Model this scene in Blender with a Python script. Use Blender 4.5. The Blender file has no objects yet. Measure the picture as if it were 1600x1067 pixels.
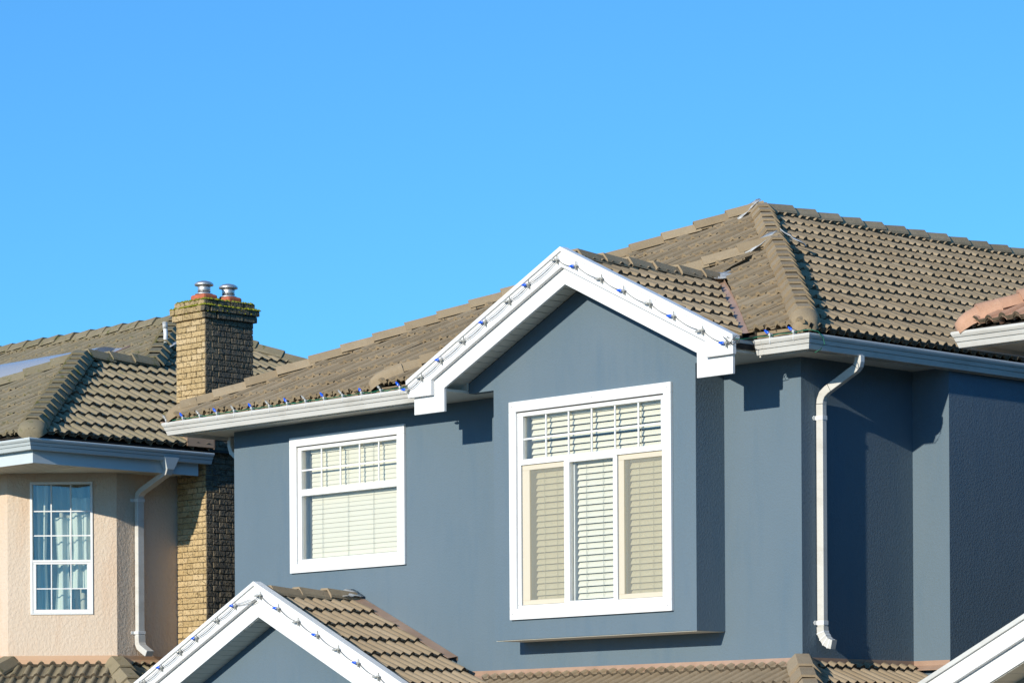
import bpy, bmesh, math, random
from mathutils import Vector, Matrix
from math import radians, sin, cos, pi, sqrt
random.seed(7)
S = bpy.context.scene
COL = S.collection

# ------------------------------------------------------------------ camera
CAM = Vector((20.9264, -24.1836, 1.6))
YAW, ROLL = radians(46.1366), radians(-0.3211)
FPX = 4936.07
fwd = Vector((-sin(YAW), cos(YAW), 0)); rgt0 = Vector((cos(YAW), sin(YAW), 0)); up0 = Vector((0, 0, 1))
rgt = rgt0 * cos(ROLL) + up0 * sin(ROLL)
upv = -rgt0 * sin(ROLL) + up0 * cos(ROLL)
cd = bpy.data.cameras.new('camera'); cam = bpy.data.objects.new('camera', cd); COL.objects.link(cam)
M = Matrix((rgt, upv, -fwd)).transposed().to_4x4(); M.translation = CAM
cam.matrix_world = M
cd.sensor_width = 36.0; cd.lens = FPX / 1600 * 36.0
cd.shift_y = (1222.19 - 533.5) / 1600
cd.clip_start = 0.5; cd.clip_end = 6000
S.camera = cam

# ------------------------------------------------------------------ light
SUN_EL, SUN_AZ = radians(17.6), radians(7.4)
w = bpy.data.worlds.new('World'); S.world = w; w.use_nodes = True
nt = w.node_tree; bg = nt.nodes['Background']
sky = nt.nodes.new('ShaderNodeTexSky'); sky.sky_type = 'NISHITA'; sky.sun_disc = False
sky.sun_elevation = SUN_EL; sky.sun_rotation = pi - SUN_AZ
sky.dust_density = 0.0; sky.ozone_density = 5.0; sky.air_density = 0.6
tint = nt.nodes.new('ShaderNodeMix'); tint.data_type = 'RGBA'; tint.blend_type = 'MULTIPLY'
tint.inputs[0].default_value = 1.0; tint.inputs[7].default_value = (0.55, 1.20, 1.50, 1)
gam = nt.nodes.new('ShaderNodeGamma'); gam.inputs[1].default_value = 0.72
nt.links.new(sky.outputs[0], gam.inputs[0]); nt.links.new(gam.outputs[0], tint.inputs[6]); nt.links.new(tint.outputs[2], bg.inputs[0])
bg.inputs[1].default_value = 0.135
sd = bpy.data.lights.new('sun', 'SUN'); sd.energy = 3.0; sd.angle = radians(0.55); sd.color = (1.0, 0.93, 0.80)
so = bpy.data.objects.new('sun', sd); COL.objects.link(so)
to_sun = Vector((sin(SUN_AZ) * cos(SUN_EL), -cos(SUN_AZ) * cos(SUN_EL), sin(SUN_EL)))
so.rotation_euler = to_sun.to_track_quat('Z', 'Y').to_euler(); so.location = (0, -20, 30)
S.view_settings.view_transform = 'Standard'; S.view_settings.look = 'None'
S.view_settings.gamma = 1.0; S.view_settings.exposure = 0.75; S.view_settings.use_curve_mapping = False

# ------------------------------------------------------------------ materials
def new_mat(name, base, rough=0.8, spec=0.3, metal=0.0):
    m = bpy.data.materials.new(name); m.use_nodes = True
    b = m.node_tree.nodes['Principled BSDF']
    b.inputs['Base Color'].default_value = (*base, 1); b.inputs['Roughness'].default_value = rough
    b.inputs['Specular IOR Level'].default_value = spec; b.inputs['Metallic'].default_value = metal
    return m
def N(m, t, **k):
    n = m.node_tree.nodes.new(t)
    for a, v in k.items(): setattr(n, a, v)
    return n
def L(m, a, b): m.node_tree.links.new(a, b)
def bsdf(m): return m.node_tree.nodes['Principled BSDF']
def pos(m):
    return N(m, 'ShaderNodeNewGeometry').outputs['Position']
def noise(m, scale, detail=4, rough=0.6, vec=None, stretch=None):
    n = N(m, 'ShaderNodeTexNoise'); n.inputs['Scale'].default_value = scale
    n.inputs['Detail'].default_value = detail; n.inputs['Roughness'].default_value = rough
    v = vec or pos(m)
    if stretch:
        mp = N(m, 'ShaderNodeMapping'); mp.inputs['Scale'].default_value = stretch
        L(m, v, mp.inputs['Vector']); v = mp.outputs[0]
    L(m, v, n.inputs['Vector'])
    return n.outputs['Fac']
def ramp(m, fac, stops):
    r = N(m, 'ShaderNodeValToRGB'); e = r.color_ramp.elements
    while len(e) < len(stops): e.new(0.5)
    for el, (p, c) in zip(e, stops):
        el.position = p; el.color = (*c, 1) if len(c) == 3 else c
    L(m, fac, r.inputs[0]); return r.outputs[0]
def mix(m, fac, a, b, blend='MIX'):
    n = N(m, 'ShaderNodeMix', data_type='RGBA', blend_type=blend)
    for i, v in ((0, fac), (6, a), (7, b)):
        if isinstance(v, (int, float)): n.inputs[i].default_value = v
        elif isinstance(v, tuple): n.inputs[i].default_value = (*v, 1)
        else: L(m, v, n.inputs[i])
    return n.outputs[2]
def bump(m, h, strength, dist):
    b = N(m, 'ShaderNodeBump'); b.inputs['Strength'].default_value = strength; b.inputs['Distance'].default_value = dist
    L(m, h, b.inputs['Height']); L(m, b.outputs[0], bsdf(m).inputs['Normal']); return b
def setcol(m, c): L(m, c, bsdf(m).inputs['Base Color'])
def maths(m, op, a, b=None):
    n = N(m, 'ShaderNodeMath', operation=op)
    for i, v in ((0, a), (1, b)):
        if v is None: continue
        if isinstance(v, (int, float)): n.inputs[i].default_value = v
        else: L(m, v, n.inputs[i])
    return n.outputs[0]

def stucco(name, c1, c2, strength, scale=24, dist=0.01, stain=None, st=None):
    m = new_mat(name, c1, 0.85, 0.2)
    big = noise(m, 0.9, 5, 0.6, stretch=(1, 1, 0.45))
    c = mix(m, ramp(m, big, [(0.3, (0, 0, 0)), (0.72, (1, 1, 1))]), c1, c2)
    if stain:
        sn = noise(m, 3.0, 5, 0.7, stretch=(1, 1, 0.2))
        c = mix(m, ramp(m, sn, [(0.5, (0, 0, 0)), (0.75, (0.6, 0.6, 0.6))]), c, stain)
    setcol(m, c)
    a = noise(m, scale, 4, 0.6, stretch=st); b = noise(m, scale * 5, 3, 0.6)
    v = N(m, 'ShaderNodeTexVoronoi', feature='SMOOTH_F1'); v.inputs['Scale'].default_value = scale * 0.7
    L(m, pos(m), v.inputs['Vector'])
    h = maths(m, 'ADD', maths(m, 'MULTIPLY', ramp(m, a, [(0.42, (0, 0, 0)), (0.62, (1, 1, 1))]), 0.7), maths(m, 'ADD', maths(m, 'MULTIPLY', b, 0.25), maths(m, 'MULTIPLY', v.outputs['Distance'], 0.4)))
    bump(m, h, strength, dist)
    return m
MT = {}
MT['blue'] = stucco('blue_stucco', (0.117, 0.166, 0.203), (0.133, 0.180, 0.216), 0.34, 42, 0.005, stain=(0.095, 0.15, 0.2))
MT['beige'] = stucco('peach_stucco', (0.61, 0.485, 0.365), (0.65, 0.535, 0.42), 0.6, 30, 0.009, stain=(0.60, 0.40, 0.26), st=(1, 1, 0.75))
MT['brownwall'] = stucco('brown_stucco', (0.30, 0.25, 0.18), (0.34, 0.28, 0.2), 0.4)

def paint(name, base, rough=0.45, dirt=(0.45, 0.42, 0.36), amt=0.35):
    m = new_mat(name, base, rough, 0.4)
    n1 = noise(m, 2.2, 6, 0.65, stretch=(1, 1, 3)); n2 = noise(m, 16, 4, 0.6)
    f = maths(m, 'MULTIPLY', ramp(m, n1, [(0.48, (0, 0, 0)), (0.8, (1, 1, 1))]), n2)
    setcol(m, mix(m, maths(m, 'MULTIPLY', f, amt), base, dirt))
    bump(m, noise(m, 60, 3), 0.08, 0.002)
    return m
MT['white'] = paint('white_trim_paint', (0.76, 0.755, 0.74), 0.4)
MT['gutter'] = paint('cream_gutter_metal', (0.60, 0.585, 0.54), 0.25, (0.26, 0.22, 0.16), 0.8)
MT['soffit'] = paint('soffit_panel', (0.66, 0.65, 0.58), 0.55, (0.4, 0.37, 0.3), 0.4)
MT['vinyl'] = paint('window_vinyl', (0.76, 0.76, 0.74), 0.3, amt=0.12)
MT['screenframe'] = paint('tan_screen_frame', (0.62, 0.55, 0.42), 0.4, amt=0.2)
MT['slat'] = paint('blind_slat', (0.71, 0.675, 0.565), 0.5, amt=0.15)
MT['cord'] = new_mat('blind_cord', (0.42, 0.42, 0.36), 0.8)
MT['seam'] = new_mat('dark_joint', (0.05, 0.045, 0.04), 0.9)
MT['dark'] = new_mat('dim_room', (0.10, 0.10, 0.085), 0.9)
MT['curtain'] = new_mat('pale_curtain', (0.62, 0.66, 0.60), 0.9)
MT['wirewhite'] = new_mat('grey_light_wire', (0.10, 0.10, 0.095), 0.5)
MT['wiregreen'] = new_mat('green_light_wire', (0.02, 0.15, 0.085), 0.5)
MT['clip'] = new_mat('white_plastic_clip', (0.72, 0.72, 0.70), 0.4)
MT['greyclip'] = new_mat('grey_plastic_clip', (0.30, 0.30, 0.27), 0.4)
m = MT['bluebulb'] = new_mat('blue_bulb_glass', (0.008, 0.10, 0.72), 0.15, 0.7)
m = MT['clearbulb'] = new_mat('clear_bulb_glass', (0.50, 0.50, 0.47), 0.15, 0.7)
bsdf(m).inputs['Transmission Weight'].default_value = 0.35

def tile_mat(name, a, b, c, moss=0.0, streak=(1, 1, 1)):
    m = new_mat(name, a, 0.88, 0.2)
    oi = N(m, 'ShaderNodeObjectInfo'); g = N(m, 'ShaderNodeNewGeometry')
    r = maths(m, 'FRACT', maths(m, 'ADD', oi.outputs['Random'], g.outputs['Random Per Island']))
    col = ramp(m, r, [(0.0, a), (0.5, b), (1.0, c)])
    n = noise(m, 3.5, 6, 0.7)
    col = mix(m, ramp(m, n, [(0.45, (0, 0, 0)), (0.8, (0.6, 0.6, 0.6))]), col, tuple(x * 0.70 for x in a))
    fine = noise(m, 70, 3, 0.7)
    col = mix(m, ramp(m, fine, [(0.35, (0.22, 0.22, 0.22)), (0.65, (0, 0, 0))]), col, tuple(x * 0.55 for x in a))
    lich = noise(m, 42, 2, 0.5)
    col = mix(m, ramp(m, lich, [(0.70, (0, 0, 0)), (0.76, (0.8, 0.8, 0.8))]), col, (0.42, 0.37, 0.27))
    if moss:
        mo = noise(m, 6.5, 5, 0.75)
        col = mix(m, ramp(m, mo, [(0.62 - moss * 0.1, (0, 0, 0)), (0.74 - moss * 0.1, (0.9, 0.9, 0.9))]), col, (0.10, 0.105, 0.03))
    setcol(m, col)
    bump(m, maths(m, 'ADD', noise(m, 90, 4, 0.7), maths(m, 'MULTIPLY', noise(m, 14, 3), 1.3)), 0.5, 0.006)
    return m
MT['tile'] = tile_mat('brown_concrete_tile', (0.290, 0.218, 0.133), (0.330, 0.252, 0.157), (0.378, 0.292, 0.187))
MT['tilep'] = tile_mat('tan_concrete_tile', (0.31, 0.235, 0.150), (0.34, 0.262, 0.170), (0.37, 0.29, 0.195))
MT['tile2'] = tile_mat('mossy_concrete_tile', (0.27, 0.225, 0.140), (0.29, 0.24, 0.155), (0.32, 0.265, 0.175), moss=0.45)
MT['cap2'] = tile_mat('mossy_cap_tile', (0.21, 0.18, 0.11), (0.24, 0.2, 0.13), (0.26, 0.22, 0.14), moss=0.8)
MT['terra'] = tile_mat('terracotta_tile', (0.48, 0.26, 0.16), (0.54, 0.31, 0.20), (0.60, 0.37, 0.25))
MT['edge'] = new_mat('shade_dark_tile_edge', (0.12, 0.10, 0.07), 0.95, 0.1)  # dark colour paints in the shade at tile butts and side joints
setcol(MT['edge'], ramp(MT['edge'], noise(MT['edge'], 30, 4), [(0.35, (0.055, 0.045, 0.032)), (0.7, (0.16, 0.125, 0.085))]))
MT['deck'] = new_mat('roof_underlay', (0.035, 0.03, 0.025), 0.95)

m = MT['brownflash'] = new_mat('brown_flashing', (0.36, 0.235, 0.165), 0.45, 0.4)
setcol(m, ramp(m, noise(m, 2.5, 4), [(0.3, (0.30, 0.19, 0.13)), (0.7, (0.42, 0.285, 0.205))]))
m = MT['tanflash'] = new_mat('tan_flashing', (0.52, 0.33, 0.20), 0.5, 0.3)
m = MT['lead'] = new_mat('lead_flashing', (0.42, 0.42, 0.41), 0.5, 0.5)
setcol(m, ramp(m, noise(m, 18, 5), [(0.3, (0.25, 0.25, 0.24)), (0.7, (0.6, 0.6, 0.58))])); bump(m, noise(m, 30, 4), 0.6, 0.01)
m = MT['steel'] = new_mat('galvanised_steel', (0.62, 0.62, 0.61), 0.48, 0.5, 0.9)
bump(m, noise(m, 25, 3), 0.15, 0.004)
m = MT['clay'] = new_mat('clay_flue', (0.46, 0.13, 0.065), 0.75, 0.2)
setcol(m, ramp(m, noise(m, 12, 5), [(0.3, (0.38, 0.10, 0.05)), (0.7, (0.52, 0.16, 0.085))]))
m = MT['brick'] = new_mat('yellow_rock_face_brick', (0.4, 0.3, 0.17), 0.85, 0.25)
oi = N(m, 'ShaderNodeObjectInfo'); g = N(m, 'ShaderNodeNewGeometry')
r = maths(m, 'FRACT', maths(m, 'ADD', oi.outputs['Random'], g.outputs['Random Per Island']))
c = ramp(m, r, [(0, (0.46, 0.33, 0.16)), (0.5, (0.53, 0.385, 0.195)), (1, (0.60, 0.45, 0.25))])
c = mix(m, ramp(m, noise(m, 22, 4, 0.7), [(0.5, (0, 0, 0)), (0.75, (0.5, 0.5, 0.5))]), c, (0.22, 0.15, 0.08))
# the east face is darker and greyer, mottled by noise
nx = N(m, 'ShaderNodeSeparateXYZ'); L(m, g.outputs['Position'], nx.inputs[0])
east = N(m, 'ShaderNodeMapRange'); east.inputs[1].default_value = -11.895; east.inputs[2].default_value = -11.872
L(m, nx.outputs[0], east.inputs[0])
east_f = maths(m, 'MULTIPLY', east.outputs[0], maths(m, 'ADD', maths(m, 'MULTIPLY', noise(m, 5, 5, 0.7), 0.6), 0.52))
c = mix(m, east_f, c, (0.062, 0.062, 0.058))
high = N(m, 'ShaderNodeMapRange'); high.inputs[1].default_value = 7.55; high.inputs[2].default_value = 8.1
L(m, nx.outputs[2], high.inputs[0])
c = mix(m, maths(m, 'MULTIPLY', high.outputs[0], maths(m, 'MULTIPLY', noise(m, 9, 5, 0.7), 0.95)), c, (0.13, 0.12, 0.07))
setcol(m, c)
bump(m, maths(m, 'ADD', noise(m, 26, 4, 0.65), maths(m, 'MULTIPLY', ramp(m, noise(m, 12, 2), [(0.45, (0, 0, 0)), (0.55, (1, 1, 1))]), 0.8)), 1.0, 0.022)
MT['mortar'] = new_mat('mortar', (0.20, 0.165, 0.11), 0.95)
m = MT['moss'] = new_mat('moss', (0.17, 0.18, 0.02), 0.95, 0.1)
setcol(m, ramp(m, noise(m, 20, 4), [(0.3, (0.13, 0.14, 0.015)), (0.55, (0.34, 0.34, 0.03)), (0.8, (0.42, 0.36, 0.06))]))
bump(m, noise(m, 80, 4), 1.0, 0.01)
m = MT['ground'] = new_mat('lawn_and_paving', (0.12, 0.12, 0.09), 0.95)
setcol(m, ramp(m, noise(m, 0.15, 6), [(0.35, (0.04, 0.06, 0.02)), (0.6, (0.09, 0.085, 0.075))]))

def glass_mat(name, tintc, refl=1.0, rough=0.0):
    m = bpy.data.materials.new(name); m.use_nodes = True
    n = m.node_tree; n.nodes.clear()
    out = n.nodes.new('ShaderNodeOutputMaterial'); t = n.nodes.new('ShaderNodeBsdfTransparent'); gl = n.nodes.new('ShaderNodeBsdfGlossy')
    t.inputs[0].default_value = (*tintc, 1); gl.inputs['Roughness'].default_value = rough
    fr = n.nodes.new('ShaderNodeLayerWeight'); fr.inputs[0].default_value = 0.5
    pw = n.nodes.new('ShaderNodeMath'); pw.operation = 'POWER'; pw.inputs[1].default_value = 5.0; n.links.new(fr.outputs['Facing'], pw.inputs[0])
    mm = n.nodes.new('ShaderNodeMath'); mm.operation = 'MULTIPLY_ADD'; mm.inputs[1].default_value = 1 - 0.04 * refl; mm.inputs[2].default_value = 0.04 * refl; mm.use_clamp = True
    mx = n.nodes.new('ShaderNodeMixShader')
    n.links.new(pw.outputs[0], mm.inputs[0]); n.links.new(mm.outputs[0], mx.inputs[0])
    n.links.new(t.outputs[0], mx.inputs[1]); n.links.new(gl.outputs[0], mx.inputs[2]); n.links.new(mx.outputs[0], out.inputs[0])
    # faint waviness of the pane
    tn = n.nodes.new('ShaderNodeTexNoise'); tn.inputs['Scale'].default_value = 1.6
    ge = n.nodes.new('ShaderNodeNewGeometry'); n.links.new(ge.outputs['Position'], tn.inputs['Vector'])
    bu = n.nodes.new('ShaderNodeBump'); bu.inputs['Strength'].default_value = 0.10; bu.inputs['Distance'].default_value = 0.02
    n.links.new(tn.outputs['Fac'], bu.inputs['Height']); n.links.new(bu.outputs[0], gl.inputs['Normal'])
    return m
MT['glass'] = glass_mat('window_glass', (0.975, 0.98, 0.965), 1.0)
MT['glass2'] = glass_mat('old_window_glass', (0.95, 0.97, 0.95), 2.0)
MT['screenmesh'] = glass_mat('insect_screen_and_glass', (0.945, 0.93, 0.865), 0.7)
_n = MT['screenmesh'].node_tree; _o = [q for q in _n.nodes if q.type == 'OUTPUT_MATERIAL'][0]; _src = _o.inputs[0].links[0].from_socket
_d = _n.nodes.new('ShaderNodeBsdfDiffuse'); _d.inputs[0].default_value = (0.55, 0.52, 0.42, 1); _x = _n.nodes.new('ShaderNodeMixShader'); _x.inputs[0].default_value = 0.22
_n.links.new(_src, _x.inputs[1]); _n.links.new(_d.outputs[0], _x.inputs[2]); _n.links.new(_x.outputs[0], _o.inputs[0])
MT['sheer'] = new_mat('added_sheer', (0.46, 0.45, 0.38), 0.9)
m = MT['skylight'] = new_mat('skylight_acrylic', (0.55, 0.57, 0.62), 0.22, 0.8); bsdf(m).inputs['Transmission Weight'].default_value = 0.4

# ------------------------------------------------------------------ object helpers
class MB:
    def __init__(s): s.v = []; s.f = []; s.smooth = []
    def add(s, vs, fs, sm=False):
        o = len(s.v); s.v += [Vector(v) for v in vs]; s.f += [tuple(i + o for i in f) for f in fs]; s.smooth += [sm] * len(fs)
        return s
    def box(s, x0, x1, y0, y1, z0, z1, mat=None):
        vs = [Vector((x, y, z)) for x in (x0, x1) for y in (y0, y1) for z in (z0, z1)]
        if mat is not None: vs = [mat @ v for v in vs]
        return s.add(vs, [(0, 1, 3, 2), (4, 6, 7, 5), (0, 4, 5, 1), (2, 3, 7, 6), (0, 2, 6, 4), (1, 5, 7, 3)])
    def prism(s, pts, d):
        """planar polygon pts pushed along vector d"""
        pts = [Vector(p) for p in pts]; d = Vector(d); n = len(pts)
        return s.add(pts + [p + d for p in pts], [tuple(range(n))] + [tuple(range(2 * n - 1, n - 1, -1))] + [(i, i + n, (i + 1) % n + n, (i + 1) % n) for i in range(n)])
    def tube(s, path, r, n=6, cap=True, sq=None):
        path = [Vector(p) for p in path]; vs = []; up = Vector((0, 0, 1))
        for i, p in enumerate(path):
            t = (path[min(i + 1, len(path) - 1)] - path[max(i - 1, 0)]).normalized()
            a = t.cross(up if abs(t.z) < 0.95 else Vector((1, 0, 0))).normalized(); b = a.cross(t).normalized()
            for k in range(n):
                q = 2 * pi * k / n; vs.append(p + (a * cos(q) + b * sin(q)) * (r if not callable(r) else r(i / (len(path) - 1))))
        fs = [(i * n + k, i * n + (k + 1) % n, (i + 1) * n + (k + 1) % n, (i + 1) * n + k) for i in range(len(path) - 1) for k in range(n)]
        if cap: fs += [tuple(range(n))[::-1], tuple(range((len(path) - 1) * n, len(path) * n))]
        return s.add(vs, fs, True)
    def rect_pipe(s, path, side, wx, wy):
        """rectangular pipe through path; side = fixed horizontal axis of width wx"""
        path = [Vector(p) for p in path]; side = Vector(side); vs = []
        for i, p in enumerate(path):
            t1 = (p - path[i - 1]).normalized() if i else None
            t2 = (path[i + 1] - p).normalized() if i < len(path) - 1 else None
            t = ((t1 or t2) + (t2 or t1)).normalized(); o = t.cross(side).normalized()
            k = 1 / max(0.5, t.dot(t1 or t2))
            for a, b in ((-1, -1), (1, -1), (1, 1), (-1, 1)): vs.append(p + side * (a * wx / 2) + o * (b * wy / 2 * k))
        n = len(path)
        fs = [(i * 4 + k, i * 4 + (k + 1) % 4, i * 4 + 4 + (k + 1) % 4, i * 4 + 4 + k) for i in range(n - 1) for k in range(4)]
        return s.add(vs, fs + [(3, 2, 1, 0), (n * 4 - 4, n * 4 - 3, n * 4 - 2, n * 4 - 1)])
    def lathe(s, prof, c, n=20):
        vs = []; c = Vector(c)
        for r, z in prof: vs += [c + Vector((r * cos(2 * pi * k / n), r * sin(2 * pi * k / n), z)) for k in range(n)]
        fs = [(i * n + k, i * n + (k + 1) % n, (i + 1) * n + (k + 1) % n, (i + 1) * n + k) for i in range(len(prof) - 1) for k in range(n)]
        return s.add(vs, fs + [tuple(range(n))[::-1], tuple(range((len(prof) - 1) * n, len(prof) * n))], True)
    def mesh(s, name, mat, base=Vector((0, 0, 0)), fix=True):
        me = bpy.data.meshes.new(name); me.from_pydata([v - base for v in s.v], [], s.f)
        me.polygons.foreach_set('use_smooth', s.smooth)
        if mat: me.materials.append(mat)
        if fix:
            bm = bmesh.new(); bm.from_mesh(me); bmesh.ops.recalc_face_normals(bm, faces=bm.faces); bm.to_mesh(me); bm.free()
        me.update(); return me
def base_of(o):
    b = Vector((0, 0, 0))
    while o: b = b + o.location; o = o.parent
    return b
def link(name, me, parent=None, mw=None):
    o = bpy.data.objects.new(name, me); COL.objects.link(o)
    if parent is not None: o.parent = parent
    if mw is not None:
        o.matrix_local = Matrix.Translation(-base_of(parent)) @ mw if parent is not None else mw
    return o
def part(name, mb, mat, parent, label=None, bevel=0, kind=None):
    o = link(name, mb.mesh(name, mat, base_of(parent)), parent)
    if label: o['label'] = label
    if kind: o['kind'] = kind
    if bevel:
        md = o.modifiers.new('bevel', 'BEVEL'); md.width = bevel; md.segments = 2; md.limit_method = 'ANGLE'
    return o
def thing(name, label, cat, loc, group=None):
    o = link(name, None); o.location = loc; o.empty_display_size = 0.3
    o['label'] = label; o['category'] = cat
    if group: o['group'] = group
    return o

# --------- visibility score (how large a piece shows in the photograph), used only to choose which
# tiles and bricks become objects of their own and which are joined
def score(p, n, area):
    d = p - CAM; dep = d.dot(fwd)
    x = 800 + FPX * d.dot(rgt) / dep; y = 1222.19 - FPX * d.dot(upv) / dep
    out = max(0, -x, x - 1600, -y, y - 1067)
    c = -n.dot(d.normalized())
    return (area * max(c, 0) / dep ** 2 * 1e4) * (1.0 if out < 5 else 0.001)

# ------------------------------------------------------------------ roof tiles
SEG = 12
def tile_profile(t, rolls=2, amp=0.036):
    q = (t * rolls) % 1.0
    if t >= 1.0: q = 1.0
    u = q / 0.53
    return amp * sin(pi * u) ** 0.65 if 0 < u < 1 else 0.0
def tile_geo(w, Ln, W0=0.048, step=0.046, amp=0.040, lift=0.008):
    b = MB(); n = SEG; ts = [i / n for i in range(n + 1)]
    # nodes placed so that the humps are well sampled
    ts = [0, .013, .045, .1325, .22, .252, .265, .5, .513, .545, .6325, .72, .752, .765, 1.0]
    pr = [tile_profile(t, 2, amp) + lift * t for t in ts]
    top0 = [(t * w, 0, W0 + p) for t, p in zip(ts, pr)]
    top1 = [(t * w, Ln, 0.002 + p) for t, p in zip(ts, pr)]
    bot0 = [(t * w, 0.003, W0 + p * 0.95 - step) for t, p in zip(ts, pr)]
    k = len(ts)
    b.add(top0 + top1, [(i, i + 1, i + 1 + k, i + k) for i in range(k - 1)], True)
    b.add([(x, y, z) for x, y, z in top0] + bot0, [(i + k, i + 1 + k, i + 1, i) for i in range(k - 1)])
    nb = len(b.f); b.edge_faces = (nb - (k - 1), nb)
    b.add([top0[0], top1[0], (0, Ln, -0.03), bot0[0]], [(0, 1, 2, 3)])
    b.add([top0[-1], top1[-1], (w, Ln, -0.02), (w, 0, 0.0)], [(3, 2, 1, 0)])
    return b
TILE_CACHE = {}
def frame(O, U, V):
    U = Vector(U).normalized(); V = Vector(V).normalized(); Nn = U.cross(V).normalized()
    M = Matrix((U, V, Nn)).transposed().to_4x4(); M.translation = Vector(O); return M
def inside(poly, p, eps=1e-4):
    for i in range(len(poly)):
        a, b = poly[i], poly[(i + 1) % len(poly)]
        if (b[0] - a[0]) * (p[1] - a[1]) - (b[1] - a[1]) * (p[0] - a[0]) < -eps: return False
    return True
def field(Mf, poly, mat, w=0.282, ex=0.425, key='t', jitter=1.0, u_off=0.0, amp=0.040, flat=None):
    """tiles over convex poly (u,v ccw) -> list of candidates (score, mesh, matrix, mat)"""
    Ln = ex + 0.075; kk = (key, w, ex)
    kk = kk + (mat.name, flat)
    if kk not in TILE_CACHE:
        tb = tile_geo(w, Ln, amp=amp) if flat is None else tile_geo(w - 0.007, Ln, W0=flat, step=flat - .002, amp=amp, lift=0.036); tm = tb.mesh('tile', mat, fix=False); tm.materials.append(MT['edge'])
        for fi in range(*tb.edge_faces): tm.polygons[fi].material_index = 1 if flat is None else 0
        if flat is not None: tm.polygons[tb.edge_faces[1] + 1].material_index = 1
        TILE_CACHE[kk] = [tm]
    me0 = TILE_CACHE[kk][0]
    ar = sum(poly[i][0] * poly[(i + 1) % len(poly)][1] - poly[(i + 1) % len(poly)][0] * poly[i][1] for i in range(len(poly)))
    if ar < 0: poly = poly[::-1]
    us = [p[0] for p in poly]; vs = [p[1] for p in poly]
    out = []; rot = Mf.to_3x3(); Nn = rot @ Vector((0, 0, 1))
    for r in range(int((min(vs) - ex) // ex), int(max(vs) // ex) + 1):
        v0 = r * ex
        for c in range(int(min(us) // w) - 1, int(max(us) // w) + 2):
            u0 = c * w + (r % 2) * w / 2 + u_off
            cs = [(u0, v0), (u0 + w, v0), (u0 + w, v0 + ex), (u0, v0 + ex)]
            ins = [inside(poly, q) for q in cs]
            ctr = Mf @ Vector((u0 + w / 2, v0 + ex / 2, 0))
            jr = Matrix.Rotation(random.uniform(-1, 1) * 0.010 * jitter, 4, 'X') @ Matrix.Rotation(random.uniform(-1, 1) * 0.006 * jitter, 4, 'Z') @ Matrix.Rotation(random.uniform(-1, 1) * 0.012 * jitter, 4, 'Y')
            mw = Mf @ Matrix.Translation((u0, v0 + random.uniform(-1, 1) * 0.005 * jitter, random.uniform(0, 0.004) * jitter)) @ jr
            if all(ins):
                out.append([score(ctr, Nn, w * ex), me0, mw, mat]); continue
            bm = bmesh.new(); bm.from_mesh(me0)
            for i in range(len(poly)):
                a, b = poly[i], poly[(i + 1) % len(poly)]
                n2 = Vector((b[1] - a[1], -(b[0] - a[0]), 0)).normalized()
                # small skew so a cut edge keeps clear of the tile's own edges
                bmesh.ops.bisect_plane(bm, geom=bm.verts[:] + bm.edges[:] + bm.faces[:], plane_co=Vector((a[0] - u0, a[1] - v0, 0)), plane_no=n2, clear_outer=True)
            A = sum(f.calc_area() for f in bm.faces)
            if A > 0.012:
                me = bpy.data.meshes.new('tile'); bm.to_mesh(me)
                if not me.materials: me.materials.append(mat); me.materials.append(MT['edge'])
                out.append([score(ctr, Nn, min(A, w * ex) * 0.7), me, mw, mat])
            bm.free()
    return out
def place_pieces(cands, limit, name, stuffname, root):
    """cands: (score, mesh, matrix, material, parent). the largest as objects, the rest as one joined part"""
    cands.sort(key=lambda c: -c[0])
    for sc, me, mw, mat, par in cands[:limit]: link(name, me, par, mw)
    rest = cands[limit:]
    if not rest: return
    bm = bmesh.new(); mats = []
    for sc, me, mw, mat, par in rest:
        for q_ in me.materials:
            if q_ not in mats: mats.append(q_)
        idx_ = [mats.index(q_) for q_ in me.materials]
        t = me.copy(); t.transform(mw); k = len(bm.faces); bm.from_mesh(t); bm.faces.ensure_lookup_table()
        for f in bm.faces[k:]: f.material_index = idx_[f.material_index]
        bpy.data.meshes.remove(t)
    b = base_of(root); bmesh.ops.translate(bm, verts=bm.verts, vec=-b)
    me = bpy.data.meshes.new(stuffname); bm.to_mesh(me); bm.free()
    for mt in mats: me.materials.append(mt)
    o = link(stuffname, me, root); o['kind'] = 'stuff'

# cap (ridge and hip) tiles
def cap_geo(Ln=0.47, hw=0.150, sh=0.068, h=0.078, low=-0.040, th=0.024, lift=0.034, end=False, rounded=False):
    b = MB()
    def ring(y, lz, s=1.0):
        if rounded:
            return [(hw * s * cos(a), y, low + (h - low) * s * sin(a) + lz) for a in [pi * (1 - i / 7) for i in range(8)]]
        return [(-hw * s, y, low + lz), (-hw * s * 0.93, y, low + 0.03 + lz), (-sh * s, y, h * s + lz), (sh * s, y, h * s + lz), (hw * s * 0.93, y, low + 0.03 + lz), (hw * s, y, low + lz)]
    r0 = ring(0, lift); r1 = ring(Ln, 0.0, 0.94); k = len(r0)
    inner = [(x * 0.86, y, z - th) for x, y, z in r0]
    b.add(r0 + r1, [(i, i + 1, i + 1 + k, i + k) for i in range(k - 1)], rounded)
    b.add(r0 + inner, [(i + k, i + 1 + k, i + 1, i) for i in range(k - 1)])
    b.add(inner + [(x * 0.86, Ln, z - th) for x, y, z in r1], [(i + k, i + 1 + k, i + 1, i) for i in range(k - 1)])
    return b
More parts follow.
